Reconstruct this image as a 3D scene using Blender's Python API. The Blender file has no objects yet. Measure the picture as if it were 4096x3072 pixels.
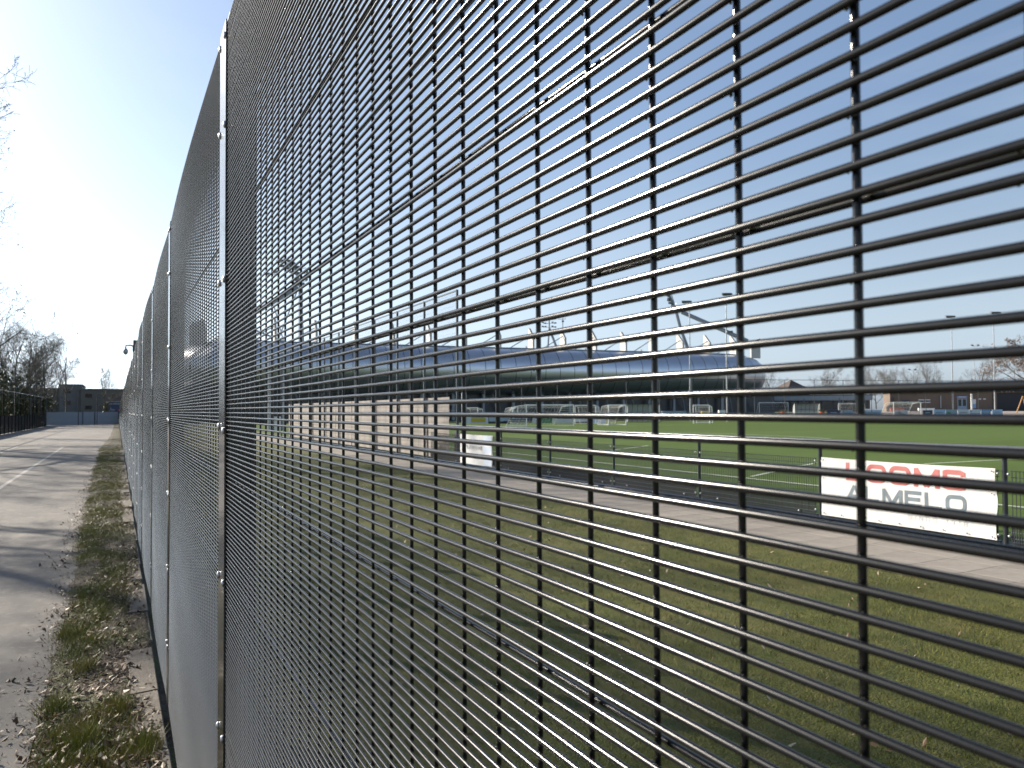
import bpy, math, random
import numpy as np
from mathutils import Vector, Matrix

SC = bpy.context.scene
COL = SC.collection
R = math.radians

# ------------------------------------------------------------------ camera, world, sun, exposure
EYE = 1.90
YAW = math.atan(1578 / 3000)
PITCH = R(1.23)
ROLL = R(0.25)
FPX = 3000.0                                   # focal length in photograph pixels (4096 wide)
cam_d = bpy.data.cameras.new('camera')
cam = bpy.data.objects.new('camera', cam_d)
COL.objects.link(cam)
cam_d.sensor_width = 36.0
cam_d.lens = 36.0 * FPX / 4096
cam_d.shift_y = 40.0 / 4096
cam_d.clip_start = 0.02
cam_d.clip_end = 4000
cam_d.dof.use_dof = True
cam_d.dof.focus_distance = 1.35
cam_d.dof.aperture_fstop = 15
fwd = Vector((math.sin(YAW) * math.cos(PITCH), math.cos(YAW) * math.cos(PITCH), math.sin(PITCH)))
rgt = Vector((math.cos(YAW), -math.sin(YAW), 0))
upv = rgt.cross(fwd)
r2 = math.cos(ROLL) * rgt - math.sin(ROLL) * upv
u2 = math.sin(ROLL) * rgt + math.cos(ROLL) * upv
M = Matrix((r2, u2, -fwd)).transposed().to_4x4()
M.translation = Vector((0, 0, EYE))
cam.matrix_world = M
SC.camera = cam

SUN_EL, SUN_AZ = R(26), R(-31.5)               # azimuth measured from +Y towards +X
world = bpy.data.worlds.new('World')
SC.world = world
world.use_nodes = True
wn = world.node_tree.nodes
sky = wn.new('ShaderNodeTexSky')
sky.sky_type = 'NISHITA'
sky.sun_disc = False
sky.sun_elevation = SUN_EL
sky.sun_rotation = SUN_AZ
sky.air_density = 1.0
sky.dust_density = 1.1
sky.ozone_density = 3.0
wn['Background'].inputs['Strength'].default_value = 0.086
hs = wn.new('ShaderNodeHueSaturation')
hs.inputs['Saturation'].default_value = 0.82
world.node_tree.links.new(sky.outputs[0], hs.inputs['Color'])
tc = wn.new('ShaderNodeTexCoord')
# pale haze towards the horizon, the same all the way round
sx = wn.new('ShaderNodeSeparateXYZ'); hz = wn.new('ShaderNodeMapRange'); bw = wn.new('ShaderNodeRGBToBW'); hm = wn.new('ShaderNodeMix'); hc = wn.new('ShaderNodeMix')
hz.inputs['From Min'].default_value = 0.0; hz.inputs['From Max'].default_value = 0.42; hz.inputs['To Min'].default_value = 0.8; hz.inputs['To Max'].default_value = 0.0
hz.interpolation_type = 'SMOOTHSTEP'
hm.data_type = 'RGBA'; hm.blend_type = 'MULTIPLY'; hm.inputs['Factor'].default_value = 1.0; hm.inputs['B'].default_value = (0.96, 1.08, 1.22, 1)
hc.data_type = 'RGBA'
world.node_tree.links.new(tc.outputs['Generated'], sx.inputs[0]); world.node_tree.links.new(sx.outputs['Z'], hz.inputs['Value'])
world.node_tree.links.new(hs.outputs[0], bw.inputs[0]); world.node_tree.links.new(bw.outputs[0], hm.inputs['A'])
world.node_tree.links.new(hz.outputs[0], hc.inputs['Factor']); world.node_tree.links.new(hs.outputs[0], hc.inputs['A']); world.node_tree.links.new(hm.outputs['Result'], hc.inputs['B'])
mp_ = wn.new('ShaderNodeMapping'); mp_.inputs['Scale'].default_value = (1.2, 1.2, 5.0); mp_.inputs['Rotation'].default_value = (0.25, 0.15, 0.4)
nz = wn.new('ShaderNodeTexNoise'); nz.inputs['Scale'].default_value = 2.2; nz.inputs['Detail'].default_value = 7; nz.inputs['Roughness'].default_value = 0.6
mr_ = wn.new('ShaderNodeMapRange'); mr_.inputs['From Min'].default_value = 0.46; mr_.inputs['From Max'].default_value = 0.80; mr_.inputs['To Max'].default_value = 0.16
world.node_tree.links.new(tc.outputs['Generated'], mp_.inputs['Vector']); world.node_tree.links.new(mp_.outputs[0], nz.inputs['Vector']); world.node_tree.links.new(nz.outputs['Fac'], mr_.inputs['Value'])
ci = wn.new('ShaderNodeMix'); ci.data_type = 'RGBA'; ci.inputs['B'].default_value = (5.2, 5.5, 5.9, 1)
world.node_tree.links.new(mr_.outputs[0], ci.inputs['Factor']); world.node_tree.links.new(hc.outputs['Result'], ci.inputs['A'])
tn = wn.new('ShaderNodeMix')
tn.data_type = 'RGBA'; tn.blend_type = 'MULTIPLY'
tn.inputs['Factor'].default_value = 1.0
tn.inputs['B'].default_value = (0.945, 0.995, 1.03, 1)
world.node_tree.links.new(ci.outputs['Result'], tn.inputs['A'])
world.node_tree.links.new(tn.outputs['Result'], wn['Background'].inputs[0])
sun_d = bpy.data.lights.new('sun', 'SUN')
sun_d.energy = 5.0
sun_d.angle = R(0.53)
sun_d.color = (1.0, 0.91, 0.78)
sun = bpy.data.objects.new('sun', sun_d)
COL.objects.link(sun)
sdir = Vector((math.sin(SUN_AZ) * math.cos(SUN_EL), math.cos(SUN_AZ) * math.cos(SUN_EL), math.sin(SUN_EL)))
sun.rotation_euler = sdir.to_track_quat('Z', 'Y').to_euler()
sun.location = (-20, 30, 40)
SC.view_settings.view_transform = 'Standard'
SC.view_settings.look = 'None'
SC.view_settings.exposure = 1.0
SC.view_settings.gamma = 1.0
SC.view_settings.use_curve_mapping = False
SC.render.engine = 'CYCLES'
SC.cycles.max_bounces = 5
SC.cycles.diffuse_bounces = 2
SC.cycles.glossy_bounces = 3
SC.cycles.transparent_max_bounces = 12
SC.cycles.use_denoising = True

# surveying: a photograph pixel at a given depth (metres along the view axis) or on the ground
def ray(x, y):
    return fwd + r2 * ((x - 2048) / FPX) - u2 * ((y - 1576) / FPX)
def at(x, y, d):
    return Vector((0, 0, EYE)) + ray(x, y) * d
def gnd(x, y, z=0.0):
    v = ray(x, y)
    return Vector((0, 0, EYE)) + v * ((z - EYE) / v.z)
def onX(x, y, X):
    v = ray(x, y)
    return Vector((0, 0, EYE)) + v * (X / v.x)
def hor(x):
    return 1649.3 - 0.00437 * x

# ------------------------------------------------------------------ materials
def lnk(nt, a, b):
    nt.links.new(a, b)
def mat(name, col, rough=0.6, metal=0.0, var=None, scale=6.0, detail=6.0, bump=0.0, bscale=None, spec=0.5,
        rnd=None, alpha=1.0, coat=0.0, sheen=0.0, coord='Object', stretch=None, trans=0.0):
    m = bpy.data.materials.new(name)
    m.use_nodes = True
    nt = m.node_tree
    p = nt.nodes['Principled BSDF']
    p.inputs['Base Color'].default_value = (*col, 1)
    p.inputs['Roughness'].default_value = rough
    p.inputs['Metallic'].default_value = metal
    p.inputs['Specular IOR Level'].default_value = spec
    if coat: p.inputs['Coat Weight'].default_value = coat
    if sheen:
        p.inputs['Sheen Weight'].default_value = sheen
        p.inputs['Sheen Roughness'].default_value = 0.5
    if alpha < 1: p.inputs['Alpha'].default_value = alpha
    if trans: p.inputs['Transmission Weight'].default_value = trans
    co = nt.nodes.new('ShaderNodeTexCoord')
    vec = co.outputs[coord]
    if stretch:
        mp = nt.nodes.new('ShaderNodeMapping')
        mp.inputs['Scale'].default_value = stretch
        lnk(nt, vec, mp.inputs['Vector']); vec = mp.outputs[0]
    last = None
    if var:
        n = nt.nodes.new('ShaderNodeTexNoise')
        n.inputs['Scale'].default_value = scale
        n.inputs['Detail'].default_value = detail
        n.inputs['Roughness'].default_value = 0.65
        lnk(nt, vec, n.inputs['Vector'])
        cr = nt.nodes.new('ShaderNodeValToRGB')
        cr.color_ramp.elements[0].position = 0.3
        cr.color_ramp.elements[1].position = 0.7
        cr.color_ramp.elements[0].color = (*col, 1)
        cr.color_ramp.elements[1].color = (*var, 1)
        lnk(nt, n.outputs['Fac'], cr.inputs[0])
        last = cr.outputs[0]
        lnk(nt, last, p.inputs['Base Color'])
    if rnd:                                   # colours picked per face from the 'rnd' attribute
        a = nt.nodes.new('ShaderNodeAttribute'); a.attribute_name = 'rnd'
        cr = nt.nodes.new('ShaderNodeValToRGB')
        els = cr.color_ramp.elements
        for i, c in enumerate(rnd):
            pos = i / (len(rnd) - 1)
            e = els[i] if i < 2 else els.new(pos)
            e.position = pos; e.color = (*c, 1)
        els[1].position = 1 / (len(rnd) - 1)
        lnk(nt, a.outputs['Fac'], cr.inputs[0]); lnk(nt, cr.outputs[0], p.inputs['Base Color'])
    if bump:
        n2 = nt.nodes.new('ShaderNodeTexNoise')
        n2.inputs['Scale'].default_value = bscale or scale * 4
        n2.inputs['Detail'].default_value = 8
        lnk(nt, vec, n2.inputs['Vector'])
        b = nt.nodes.new('ShaderNodeBump')
        b.inputs['Strength'].default_value = bump
        b.inputs['Distance'].default_value = 0.02
        lnk(nt, n2.outputs['Fac'], b.inputs['Height']); lnk(nt, b.outputs[0], p.inputs['Normal'])
    return m

def layered(name, base, layers, rough=0.85, bump=0.3, bscale=60, spec=0.3, dist=0.01):
    """base colour, then noise-masked layers (colour, scale, lo, hi, stretch, amount)"""
    m = bpy.data.materials.new(name); m.use_nodes = True
    nt = m.node_tree; p = nt.nodes['Principled BSDF']
    p.inputs['Roughness'].default_value = rough
    p.inputs['Specular IOR Level'].default_value = spec
    co = nt.nodes.new('ShaderNodeTexCoord')
    rgb = nt.nodes.new('ShaderNodeRGB'); rgb.outputs[0].default_value = (*base, 1)
    cur = rgb.outputs[0]
    for i, (c, s, lo, hi, st, am) in enumerate(layers):
        mp = nt.nodes.new('ShaderNodeMapping'); mp.inputs['Scale'].default_value = st
        mp.inputs['Location'].default_value = (i * 7.3, i * 3.1, 0)
        lnk(nt, co.outputs['Object'], mp.inputs['Vector'])
        n = nt.nodes.new('ShaderNodeTexNoise'); n.inputs['Scale'].default_value = s
        n.inputs['Detail'].default_value = 9; n.inputs['Roughness'].default_value = 0.68
        lnk(nt, mp.outputs[0], n.inputs['Vector'])
        r_ = nt.nodes.new('ShaderNodeMapRange'); r_.inputs['From Min'].default_value = lo; r_.inputs['From Max'].default_value = hi
        r_.inputs['To Max'].default_value = am
        lnk(nt, n.outputs['Fac'], r_.inputs['Value'])
        mx = nt.nodes.new('ShaderNodeMix'); mx.data_type = 'RGBA'
        mx.inputs['B'].default_value = (*c, 1)
        lnk(nt, r_.outputs[0], mx.inputs['Factor']); lnk(nt, cur, mx.inputs['A'])
        cur = mx.outputs['Result']
    lnk(nt, cur, p.inputs['Base Color'])
    n2 = nt.nodes.new('ShaderNodeTexNoise'); n2.inputs['Scale'].default_value = bscale; n2.inputs['Detail'].default_value = 6
    lnk(nt, co.outputs['Object'], n2.inputs['Vector'])
    b = nt.nodes.new('ShaderNodeBump'); b.inputs['Strength'].default_value = bump; b.inputs['Distance'].default_value = dist
    lnk(nt, n2.outputs['Fac'], b.inputs['Height']); lnk(nt, b.outputs[0], p.inputs['Normal'])
    return m

MT = {}
MT['wire'] = mat('powder_coat_black', (0.0045, 0.0043, 0.0042), 0.20, var=(0.010, 0.0094, 0.009), scale=900, detail=2, spec=0.36)
MT['weld'] = mat('weld_bead', (0.05, 0.045, 0.04), 0.22, spec=0.8)
MT['post'] = mat('black_post_paint', (0.012, 0.012, 0.013), 0.3, spec=0.5, var=(0.02, 0.02, 0.021), scale=20)
MT['strip'] = mat('gloss_grey_strip', (0.022, 0.022, 0.023), 0.2, spec=0.9, var=(0.035, 0.034, 0.033), scale=9, coat=0.3)
MT['bolt'] = mat('zinc_bolt', (0.5, 0.5, 0.5), 0.34, metal=1.0)
MT['asphalt'] = layered('worn_asphalt', (0.148, 0.138, 0.125),
    [((0.235, 0.212, 0.184), 0.35, 0.42, 0.66, (1, 0.35, 1), 0.9), ((0.075, 0.070, 0.068), 0.8, 0.48, 0.70, (1, 0.6, 1), 0.6), ((0.10, 0.093, 0.085), 3.5, 0.46, 0.62, (1, 0.5, 1), 0.5), ((0.30, 0.265, 0.22), 2.3, 0.54, 0.68, (1, 0.5, 1), 0.5),
     ((0.30, 0.27, 0.24), 9, 0.52, 0.74, (1, 1, 1), 0.55), ((0.06, 0.055, 0.05), 150, 0.52, 0.62, (1, 1, 1), 0.6), ((0.32, 0.30, 0.27), 190, 0.58, 0.66, (1, 1, 1), 0.6)],
    rough=0.85, bump=0.5, bscale=160, dist=0.002)
MT['soil'] = layered('verge_soil', (0.040, 0.026, 0.016),
    [((0.095, 0.070, 0.048), 5, 0.45, 0.65, (1, 1, 1), 0.8), ((0.060, 0.072, 0.014), 3.2, 0.46, 0.6, (1, 0.6, 1), 0.85), ((0.02, 0.016, 0.012), 22, 0.5, 0.66, (1, 1, 1), 0.8), ((0.17, 0.14, 0.105), 60, 0.58, 0.70, (1, 1, 1), 0.6)],
    bump=0.9, bscale=45, dist=0.03)
MT['lawn'] = layered('winter_lawn', (0.082, 0.090, 0.015),
    [((0.125, 0.112, 0.032), 1.1, 0.42, 0.66, (1, 1, 1), 0.9), ((0.040, 0.056, 0.009), 2.6, 0.48, 0.68, (1, 1, 1), 0.8), ((0.075, 0.058, 0.036), 6, 0.58, 0.74, (1, 1, 1), 0.8), ((0.15, 0.14, 0.075), 70, 0.55, 0.7, (1, 1, 1), 0.6)],
    bump=0.9, bscale=70, dist=0.03)
MT['turf'] = layered('artificial_turf', (0.084, 0.118, 0.026),
    [((0.068, 0.100, 0.020), 0.12, 0.46, 0.54, (0.06, 1, 1), 0.8), ((0.10, 0.15, 0.045), 40, 0.5, 0.7, (1, 1, 1), 0.5), ((0.08, 0.13, 0.03), 0.6, 0.45, 0.7, (1, 1, 1), 0.5)],
    rough=0.7, bump=0.7, bscale=120, dist=0.008, spec=0.08)
MT['field'] = layered('rough_grass_field', (0.065, 0.085, 0.03), [((0.10, 0.10, 0.05), 0.3, 0.4, 0.7, (1, 1, 1), 0.8), ((0.05, 0.07, 0.02), 4, 0.45, 0.7, (1, 1, 1), 0.7)], bump=0.6, bscale=20, dist=0.05)
MT['line'] = mat('pitch_line_white', (0.62, 0.64, 0.58), 0.8, var=(0.45, 0.50, 0.38), scale=14)
MT['roadline'] = mat('worn_road_paint', (0.24, 0.225, 0.20), 0.8, var=(0.36, 0.345, 0.32), scale=3.5, detail=10)
MT['tile'] = layered('concrete_tile', (0.245, 0.218, 0.185),
    [((0.18, 0.158, 0.132), 1.6, 0.42, 0.66, (1, 1, 1), 0.9), ((0.32, 0.29, 0.25), 7, 0.5, 0.72, (1, 1, 1), 0.6), ((0.15, 0.135, 0.12), 60, 0.56, 0.68, (1, 1, 1), 0.6)],
    rough=0.85, bump=0.35, bscale=90, dist=0.005)
MT['joint'] = mat('sand_joint', (0.42, 0.385, 0.33), 0.95, var=(0.27, 0.245, 0.20), scale=5)
MT['sand'] = layered('sandy_strip', (0.23, 0.20, 0.155), [((0.12, 0.105, 0.07), 6, 0.45, 0.65, (1, 1, 1), 0.8), ((0.09, 0.10, 0.035), 3, 0.55, 0.68, (1, 1, 1), 0.8)], bump=0.8, bscale=40, dist=0.03)
MT['slab'] = layered('old_concrete_slab', (0.17, 0.148, 0.122), [((0.10, 0.085, 0.066), 7, 0.45, 0.65, (1, 1, 1), 0.8), ((0.25, 0.222, 0.186), 24, 0.52, 0.7, (1, 1, 1), 0.6)], bump=0.6, bscale=60, dist=0.01)
MT['grass'] = mat('grass_blades', (0.06, 0.09, 0.02), 0.55, rnd=[(0.045, 0.070, 0.006), (0.080, 0.102, 0.011), (0.112, 0.118, 0.017), (0.145, 0.130, 0.034), (0.26, 0.22, 0.11)], spec=0.15)
MT['verge_grass'] = mat('verge_grass_blades', (0.06, 0.09, 0.02), 0.5, rnd=[(0.075, 0.105, 0.010), (0.14, 0.165, 0.018), (0.20, 0.195, 0.032), (0.24, 0.205, 0.06), (0.38, 0.32, 0.16)], spec=0.45)
MT['leaf'] = mat('dead_leaves', (0.1, 0.06, 0.03), 0.6, rnd=[(0.060, 0.031, 0.015), (0.10, 0.056, 0.027), (0.19, 0.115, 0.06), (0.34, 0.24, 0.145), (0.58, 0.48, 0.36)], spec=0.4)
MT['chips'] = mat('weed_leaves', (0.07, 0.16, 0.02), 0.5, var=(0.05, 0.11, 0.015), scale=30)
MT['barrier'] = mat('anthracite_barrier', (0.022, 0.026, 0.032), 0.3, spec=0.55, var=(0.035, 0.038, 0.042), scale=25)
MT['rail'] = mat('grey_rail_paint', (0.10, 0.105, 0.11), 0.25, spec=0.6, var=(0.13, 0.135, 0.14), scale=10)
MT['zinc'] = mat('galvanised_steel', (0.42, 0.43, 0.44), 0.45, metal=0.7, var=(0.33, 0.34, 0.36), scale=5)
MT['banner'] = mat('white_banner_vinyl', (0.67, 0.665, 0.65), 0.55, var=(0.59, 0.585, 0.57), scale=2.2, bump=0.5, bscale=7)
MT['red'] = mat('faded_red_ink', (0.40, 0.105, 0.095), 0.6, var=(0.48, 0.17, 0.155), scale=5)
MT['slate'] = mat('faded_slate_ink', (0.12, 0.155, 0.18), 0.6, var=(0.19, 0.225, 0.245), scale=5)
MT['grey_ink'] = mat('pale_grey_ink', (0.40, 0.41, 0.41), 0.6)
MT['blue_ink'] = mat('pale_blue_ink', (0.50, 0.57, 0.68), 0.6, var=(0.6, 0.66, 0.74), scale=3)
MT['cloth'] = mat('beige_windbreak_cloth', (0.30, 0.272, 0.245), 0.9, var=(0.21, 0.188, 0.168), scale=1.6, stretch=(1, 1.6, 0.35), bump=0.6, bscale=7)
MT['clad'] = mat('stadium_aluminium', (0.58, 0.595, 0.63), 0.32, metal=0.9, var=(0.53, 0.55, 0.59), scale=0.35, bump=0.02, bscale=2)
MT['cladgap'] = mat('dark_joint', (0.03, 0.035, 0.04), 0.7)
MT['concrete'] = mat('pale_concrete', (0.55, 0.525, 0.48), 0.8, var=(0.47, 0.45, 0.41), scale=1.2)
MT['darkwall'] = mat('dark_stand_wall', (0.020, 0.026, 0.034), 0.35, var=(0.032, 0.04, 0.05), scale=0.4)
MT['steel'] = mat('grey_steel', (0.22, 0.25, 0.28), 0.5, metal=0.3, var=(0.27, 0.30, 0.33), scale=1)
MT['darksteel'] = mat('dark_steel', (0.035, 0.042, 0.05), 0.5)
MT['roof'] = mat('roof_membrane', (0.16, 0.17, 0.18), 0.8)
MT['lamp'] = mat('floodlight_housing', (0.13, 0.14, 0.15), 0.4, metal=0.4)
MT['lampglass'] = mat('floodlight_glass', (0.55, 0.58, 0.6), 0.15, spec=0.8)
MT['brick'] = layered('brown_brick', (0.155, 0.118, 0.094), [((0.20, 0.152, 0.122), 2.5, 0.45, 0.65, (1, 1, 4), 0.8), ((0.115, 0.088, 0.072), 7, 0.5, 0.7, (1, 1, 5), 0.7)], bump=0.2, bscale=14)
MT['rooftile'] = mat('brown_roof_tile', (0.075, 0.055, 0.045), 0.8, var=(0.10, 0.072, 0.058), scale=2, bump=0.4, bscale=9)
MT['glass'] = mat('dark_window_glass', (0.012, 0.015, 0.018), 0.08, spec=0.7)
MT['whiteframe'] = mat('white_paint', (0.76, 0.76, 0.74), 0.5, var=(0.70, 0.70, 0.68), scale=3)
MT['goal'] = mat('goal_aluminium_white', (0.78, 0.78, 0.76), 0.4)
MT['net'] = mat('goal_net', (0.60, 0.60, 0.58), 0.9)
MT['poly'] = mat('scratched_polycarbonate', (0.52, 0.56, 0.57), 0.3, alpha=0.55, var=(0.62, 0.64, 0.63), scale=1.2)
MT['orange'] = mat('orange_plastic', (0.62, 0.15, 0.06), 0.5)
MT['wood'] = mat('orange_timber', (0.50, 0.25, 0.085), 0.6, var=(0.42, 0.20, 0.07), scale=5)
MT['hoard'] = mat('blue_grey_sheet', (0.30, 0.335, 0.375), 0.5, var=(0.26, 0.295, 0.335), scale=2.2)
MT['black'] = mat('black_screen', (0.006, 0.006, 0.007), 0.8, var=(0.009, 0.009, 0.01), scale=12, spec=0.1)
MT['bld'] = mat('grey_block_wall', (0.155, 0.15, 0.155), 0.8, var=(0.13, 0.122, 0.122), scale=0.4)
MT['bld2'] = mat('brown_block_wall', (0.12, 0.108, 0.10), 0.8, var=(0.14, 0.125, 0.115), scale=0.3)
MT['truck'] = mat('trailer_blue', (0.022, 0.04, 0.12), 0.4, var=(0.03, 0.05, 0.14), scale=1)
MT['truckred'] = mat('trailer_red', (0.48, 0.09, 0.06), 0.5)
MT['bark'] = mat('grey_bark', (0.085, 0.075, 0.062), 0.9, var=(0.12, 0.108, 0.09), scale=4, stretch=(1, 1, 0.3), bump=0.5, bscale=14)
MT['twig'] = mat('bare_twigs', (0.12, 0.105, 0.086), 0.85, var=(0.15, 0.13, 0.105), scale=2)
MT['bud'] = mat('tree_buds', (0.09, 0.082, 0.05), 0.8, var=(0.12, 0.10, 0.065), scale=3)
MT['oakleaf'] = mat('withered_oak_leaves', (0.15, 0.085, 0.045), 0.8, var=(0.22, 0.13, 0.075), scale=1.5)
MT['ivy'] = mat('ivy_leaves', (0.055, 0.065, 0.014), 0.6, var=(0.11, 0.115, 0.022), scale=1.3)
MT['bush'] = mat('olive_shrub_leaves', (0.035, 0.042, 0.013), 0.7, var=(0.058, 0.062, 0.018), scale=1.2)
MT['yellow'] = mat('board_yellow', (0.55, 0.40, 0.03), 0.5, var=(0.48, 0.35, 0.03), scale=3)
MT['boardwhite'] = mat('board_pale', (0.60, 0.62, 0.66), 0.5, var=(0.52, 0.55, 0.60), scale=2)
MT['boardblue'] = mat('board_blue', (0.15, 0.28, 0.50), 0.5)
MT['boardsky'] = mat('board_light_blue', (0.36, 0.50, 0.68), 0.5, var=(0.32, 0.46, 0.63), scale=2)
MT['boardnavy'] = mat('board_navy', (0.02, 0.03, 0.075), 0.5)
MT['boardgreen'] = mat('board_green', (0.05, 0.20, 0.10), 0.5)
MT['boardteal'] = mat('board_grey_blue', (0.24, 0.32, 0.40), 0.5, var=(0.28, 0.36, 0.44), scale=2)
MT['boarddark'] = mat('board_dark', (0.015, 0.018, 0.024), 0.6)
MT['ink_dark'] = mat('ink_dark', (0.07, 0.08, 0.10), 0.6)
MT['ink_white'] = mat('ink_white', (0.68, 0.68, 0.70), 0.6)
MT['terr'] = mat('terrace_paving', (0.34, 0.29, 0.245), 0.85, var=(0.28, 0.24, 0.20), scale=1)

# ------------------------------------------------------------------ mesh helpers
class MB:
    def __init__(s):
        s.v = []; s.f = []
    def add(s, vs, fs):
        o = len(s.v)
        s.v.extend([tuple(v) for v in vs]); s.f.extend([tuple(i + o for i in f) for f in fs])
        return s
    def box(s, c, d, rz=0.0, rx=0.0, ry=0.0):
        h = [x / 2 for x in d]
        mt = Matrix.Rotation(rz, 3, 'Z') @ Matrix.Rotation(ry, 3, 'Y') @ Matrix.Rotation(rx, 3, 'X') if (rz or rx or ry) else None
        vs = []
        for i in (-1, 1):
            for j in (-1, 1):
                for k in (-1, 1):
                    p = Vector((i * h[0], j * h[1], k * h[2]))
                    if mt: p = mt @ p
                    vs.append((c[0] + p.x, c[1] + p.y, c[2] + p.z))
        return s.add(vs, [(0, 1, 3, 2), (4, 6, 7, 5), (0, 4, 5, 1), (2, 3, 7, 6), (0, 2, 6, 4), (1, 5, 7, 3)])
    def tube(s, pts, rad, n=8, cap=True):
        pts = [Vector(p) for p in pts]
        if not isinstance(rad, (list, tuple)): rad = [rad] * len(pts)
        rings = []; o = len(s.v)
        prev = None
        for i, p in enumerate(pts):
            t = (pts[min(i + 1, len(pts) - 1)] - pts[max(i - 1, 0)])
            if t.length < 1e-9: t = Vector((0, 0, 1))
            t.normalize()
            if prev is None:
                a = t.orthogonal().normalized()
            else:
                a = prev - t * prev.dot(t)
                a = a.normalized() if a.length > 1e-6 else t.orthogonal().normalized()
            prev = a
            b = t.cross(a)
            for k in range(n):
                an = 2 * math.pi * k / n
                q = p + (a * math.cos(an) + b * math.sin(an)) * rad[i]
                s.v.append((q.x, q.y, q.z))
        for i in range(len(pts) - 1):
            for k in range(n):
                k2 = (k + 1) % n
                s.f.append((o + i * n + k, o + i * n + k2, o + (i + 1) * n + k2, o + (i + 1) * n + k))
        if cap:                                  # caps on vertices of their own, so smooth shading stays true along the tube
            e = len(s.v); last = o + (len(pts) - 1) * n
            s.v.extend(s.v[o:o + n]); s.v.extend(s.v[last:last + n])
            s.f.append(tuple(e + k for k in reversed(range(n))))
            s.f.append(tuple(e + n + k for k in range(n)))
        return s
    def lathe(s, c, prof, n=12, axis='Z'):
        o = len(s.v)
        for r_, h in prof:
            for k in range(n):
                a = 2 * math.pi * k / n
                if axis == 'Z': p = (c[0] + r_ * math.cos(a), c[1] + r_ * math.sin(a), c[2] + h)
                else: p = (c[0] - h, c[1] + r_ * math.cos(a), c[2] + r_ * math.sin(a))
                s.v.append(p)
        for i in range(len(prof) - 1):
            for k in range(n):
                k2 = (k + 1) % n
                s.f.append((o + i * n + k, o + i * n + k2, o + (i + 1) * n + k2, o + (i + 1) * n + k))
        s.f.append(tuple(o + k for k in reversed(range(n))))
        s.f.append(tuple(o + (len(prof) - 1) * n + k for k in range(n)))
        return s
    def prism(s, poly, fn):
        """poly: 2D outline; fn(a, b, side) -> 3D point for side 0/1"""
        n = len(poly)
        vs = [fn(a, b, 0) for a, b in poly] + [fn(a, b, 1) for a, b in poly]
        fs = [tuple(reversed(range(n))), tuple(range(n, 2 * n))]
        for i in range(n):
            j = (i + 1) % n
            fs.append((i, j, n + j, n + i))
        return s.add(vs, fs)
    def mesh(s, name, m, smooth=False):
        me = bpy.data.meshes.new(name)
        me.from_pydata(s.v, [], s.f); me.update()
        if m: me.materials.append(MT[m] if isinstance(m, str) else m)
        if smooth: me.polygons.foreach_set('use_smooth', [True] * len(me.polygons))
        return me
    def build(s, name, m, parent=None, origin=None, smooth=False, kind=None):
        if origin is not None:
            ox, oy, oz = origin
            s.v = [(x - ox, y - oy, z - oz) for x, y, z in s.v]
        return inst(name, s.mesh(name, m, smooth), parent, origin if parent is None else None, kind=kind)

def inst(name, me, parent=None, loc=None, rot=None, scale=None, kind=None):
    o = bpy.data.objects.new(name, me); COL.objects.link(o)
    if parent: o.parent = parent
    if loc is not None: o.location = loc
    if rot is not None: o.rotation_euler = rot
    if scale is not None: o.scale = scale
    if kind: o['kind'] = kind
    return o
def thing(name, label, cat, loc=(0, 0, 0), rz=0.0, group=None):
    o = bpy.data.objects.new(name, None); COL.objects.link(o)
    o.empty_display_size = 0.2
    o.location = loc; o.rotation_euler = (0, 0, rz)
    o['label'] = label; o['category'] = cat
    if group: o['group'] = group
    return o
def tag(o, label, cat, group=None):
    o['label'] = label; o['category'] = cat
    if group: o['group'] = group
    return o
def copy_thing(src, label, loc, rz=0.0, scale=None):
    r_ = src.copy(); COL.objects.link(r_)
    r_.location = loc; r_.rotation_euler = (0, 0, rz); r_['label'] = label
    if scale: r_.scale = scale
    for ch in list(src.children):
        c = ch.copy(); COL.objects.link(c); c.parent = r_
        for g in list(ch.children):
            d = g.copy(); COL.objects.link(d); d.parent = c
    return r_
def struct(name, mb, m, smooth=False):
    o = mb.build(name, m, smooth=smooth); o['kind'] = 'structure'; return o
def grid(x0, x1, y0, y1, nx, ny, zf):
    xs = np.linspace(x0, x1, nx + 1); ys = np.linspace(y0, y1, ny + 1)
    mb = MB()
    mb.v = [(x, y, zf(x, y)) for y in ys for x in xs]
    w = nx + 1
    mb.f = [(j * w + i, j * w + i + 1, (j + 1) * w + i + 1, (j + 1) * w + i) for j in range(ny) for i in range(nx)]
    return mb
def tri_cloud(name, verts, m, parent=None, nv=3, rnd=None, kind='stuff'):
    """many separate small polygons as one mesh; verts: (N*nv, 3)"""
    n = len(verts) // nv
    me = bpy.data.meshes.new(name)
    me.vertices.add(n * nv); me.vertices.foreach_set('co', verts.astype(np.float32).ravel())
    me.loops.add(n * nv); me.loops.foreach_set('vertex_index', np.arange(n * nv, dtype=np.int32))
    me.polygons.add(n); me.polygons.foreach_set('loop_start', np.arange(0, n * nv, nv, dtype=np.int32))
    me.update(); me.validate()
    if rnd is not None:
        a = me.attributes.new('rnd', 'FLOAT', 'FACE'); a.data.foreach_set('value', rnd.astype(np.float32))
    me.materials.append(MT[m])
    return inst(name, me, parent, kind=kind)

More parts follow.
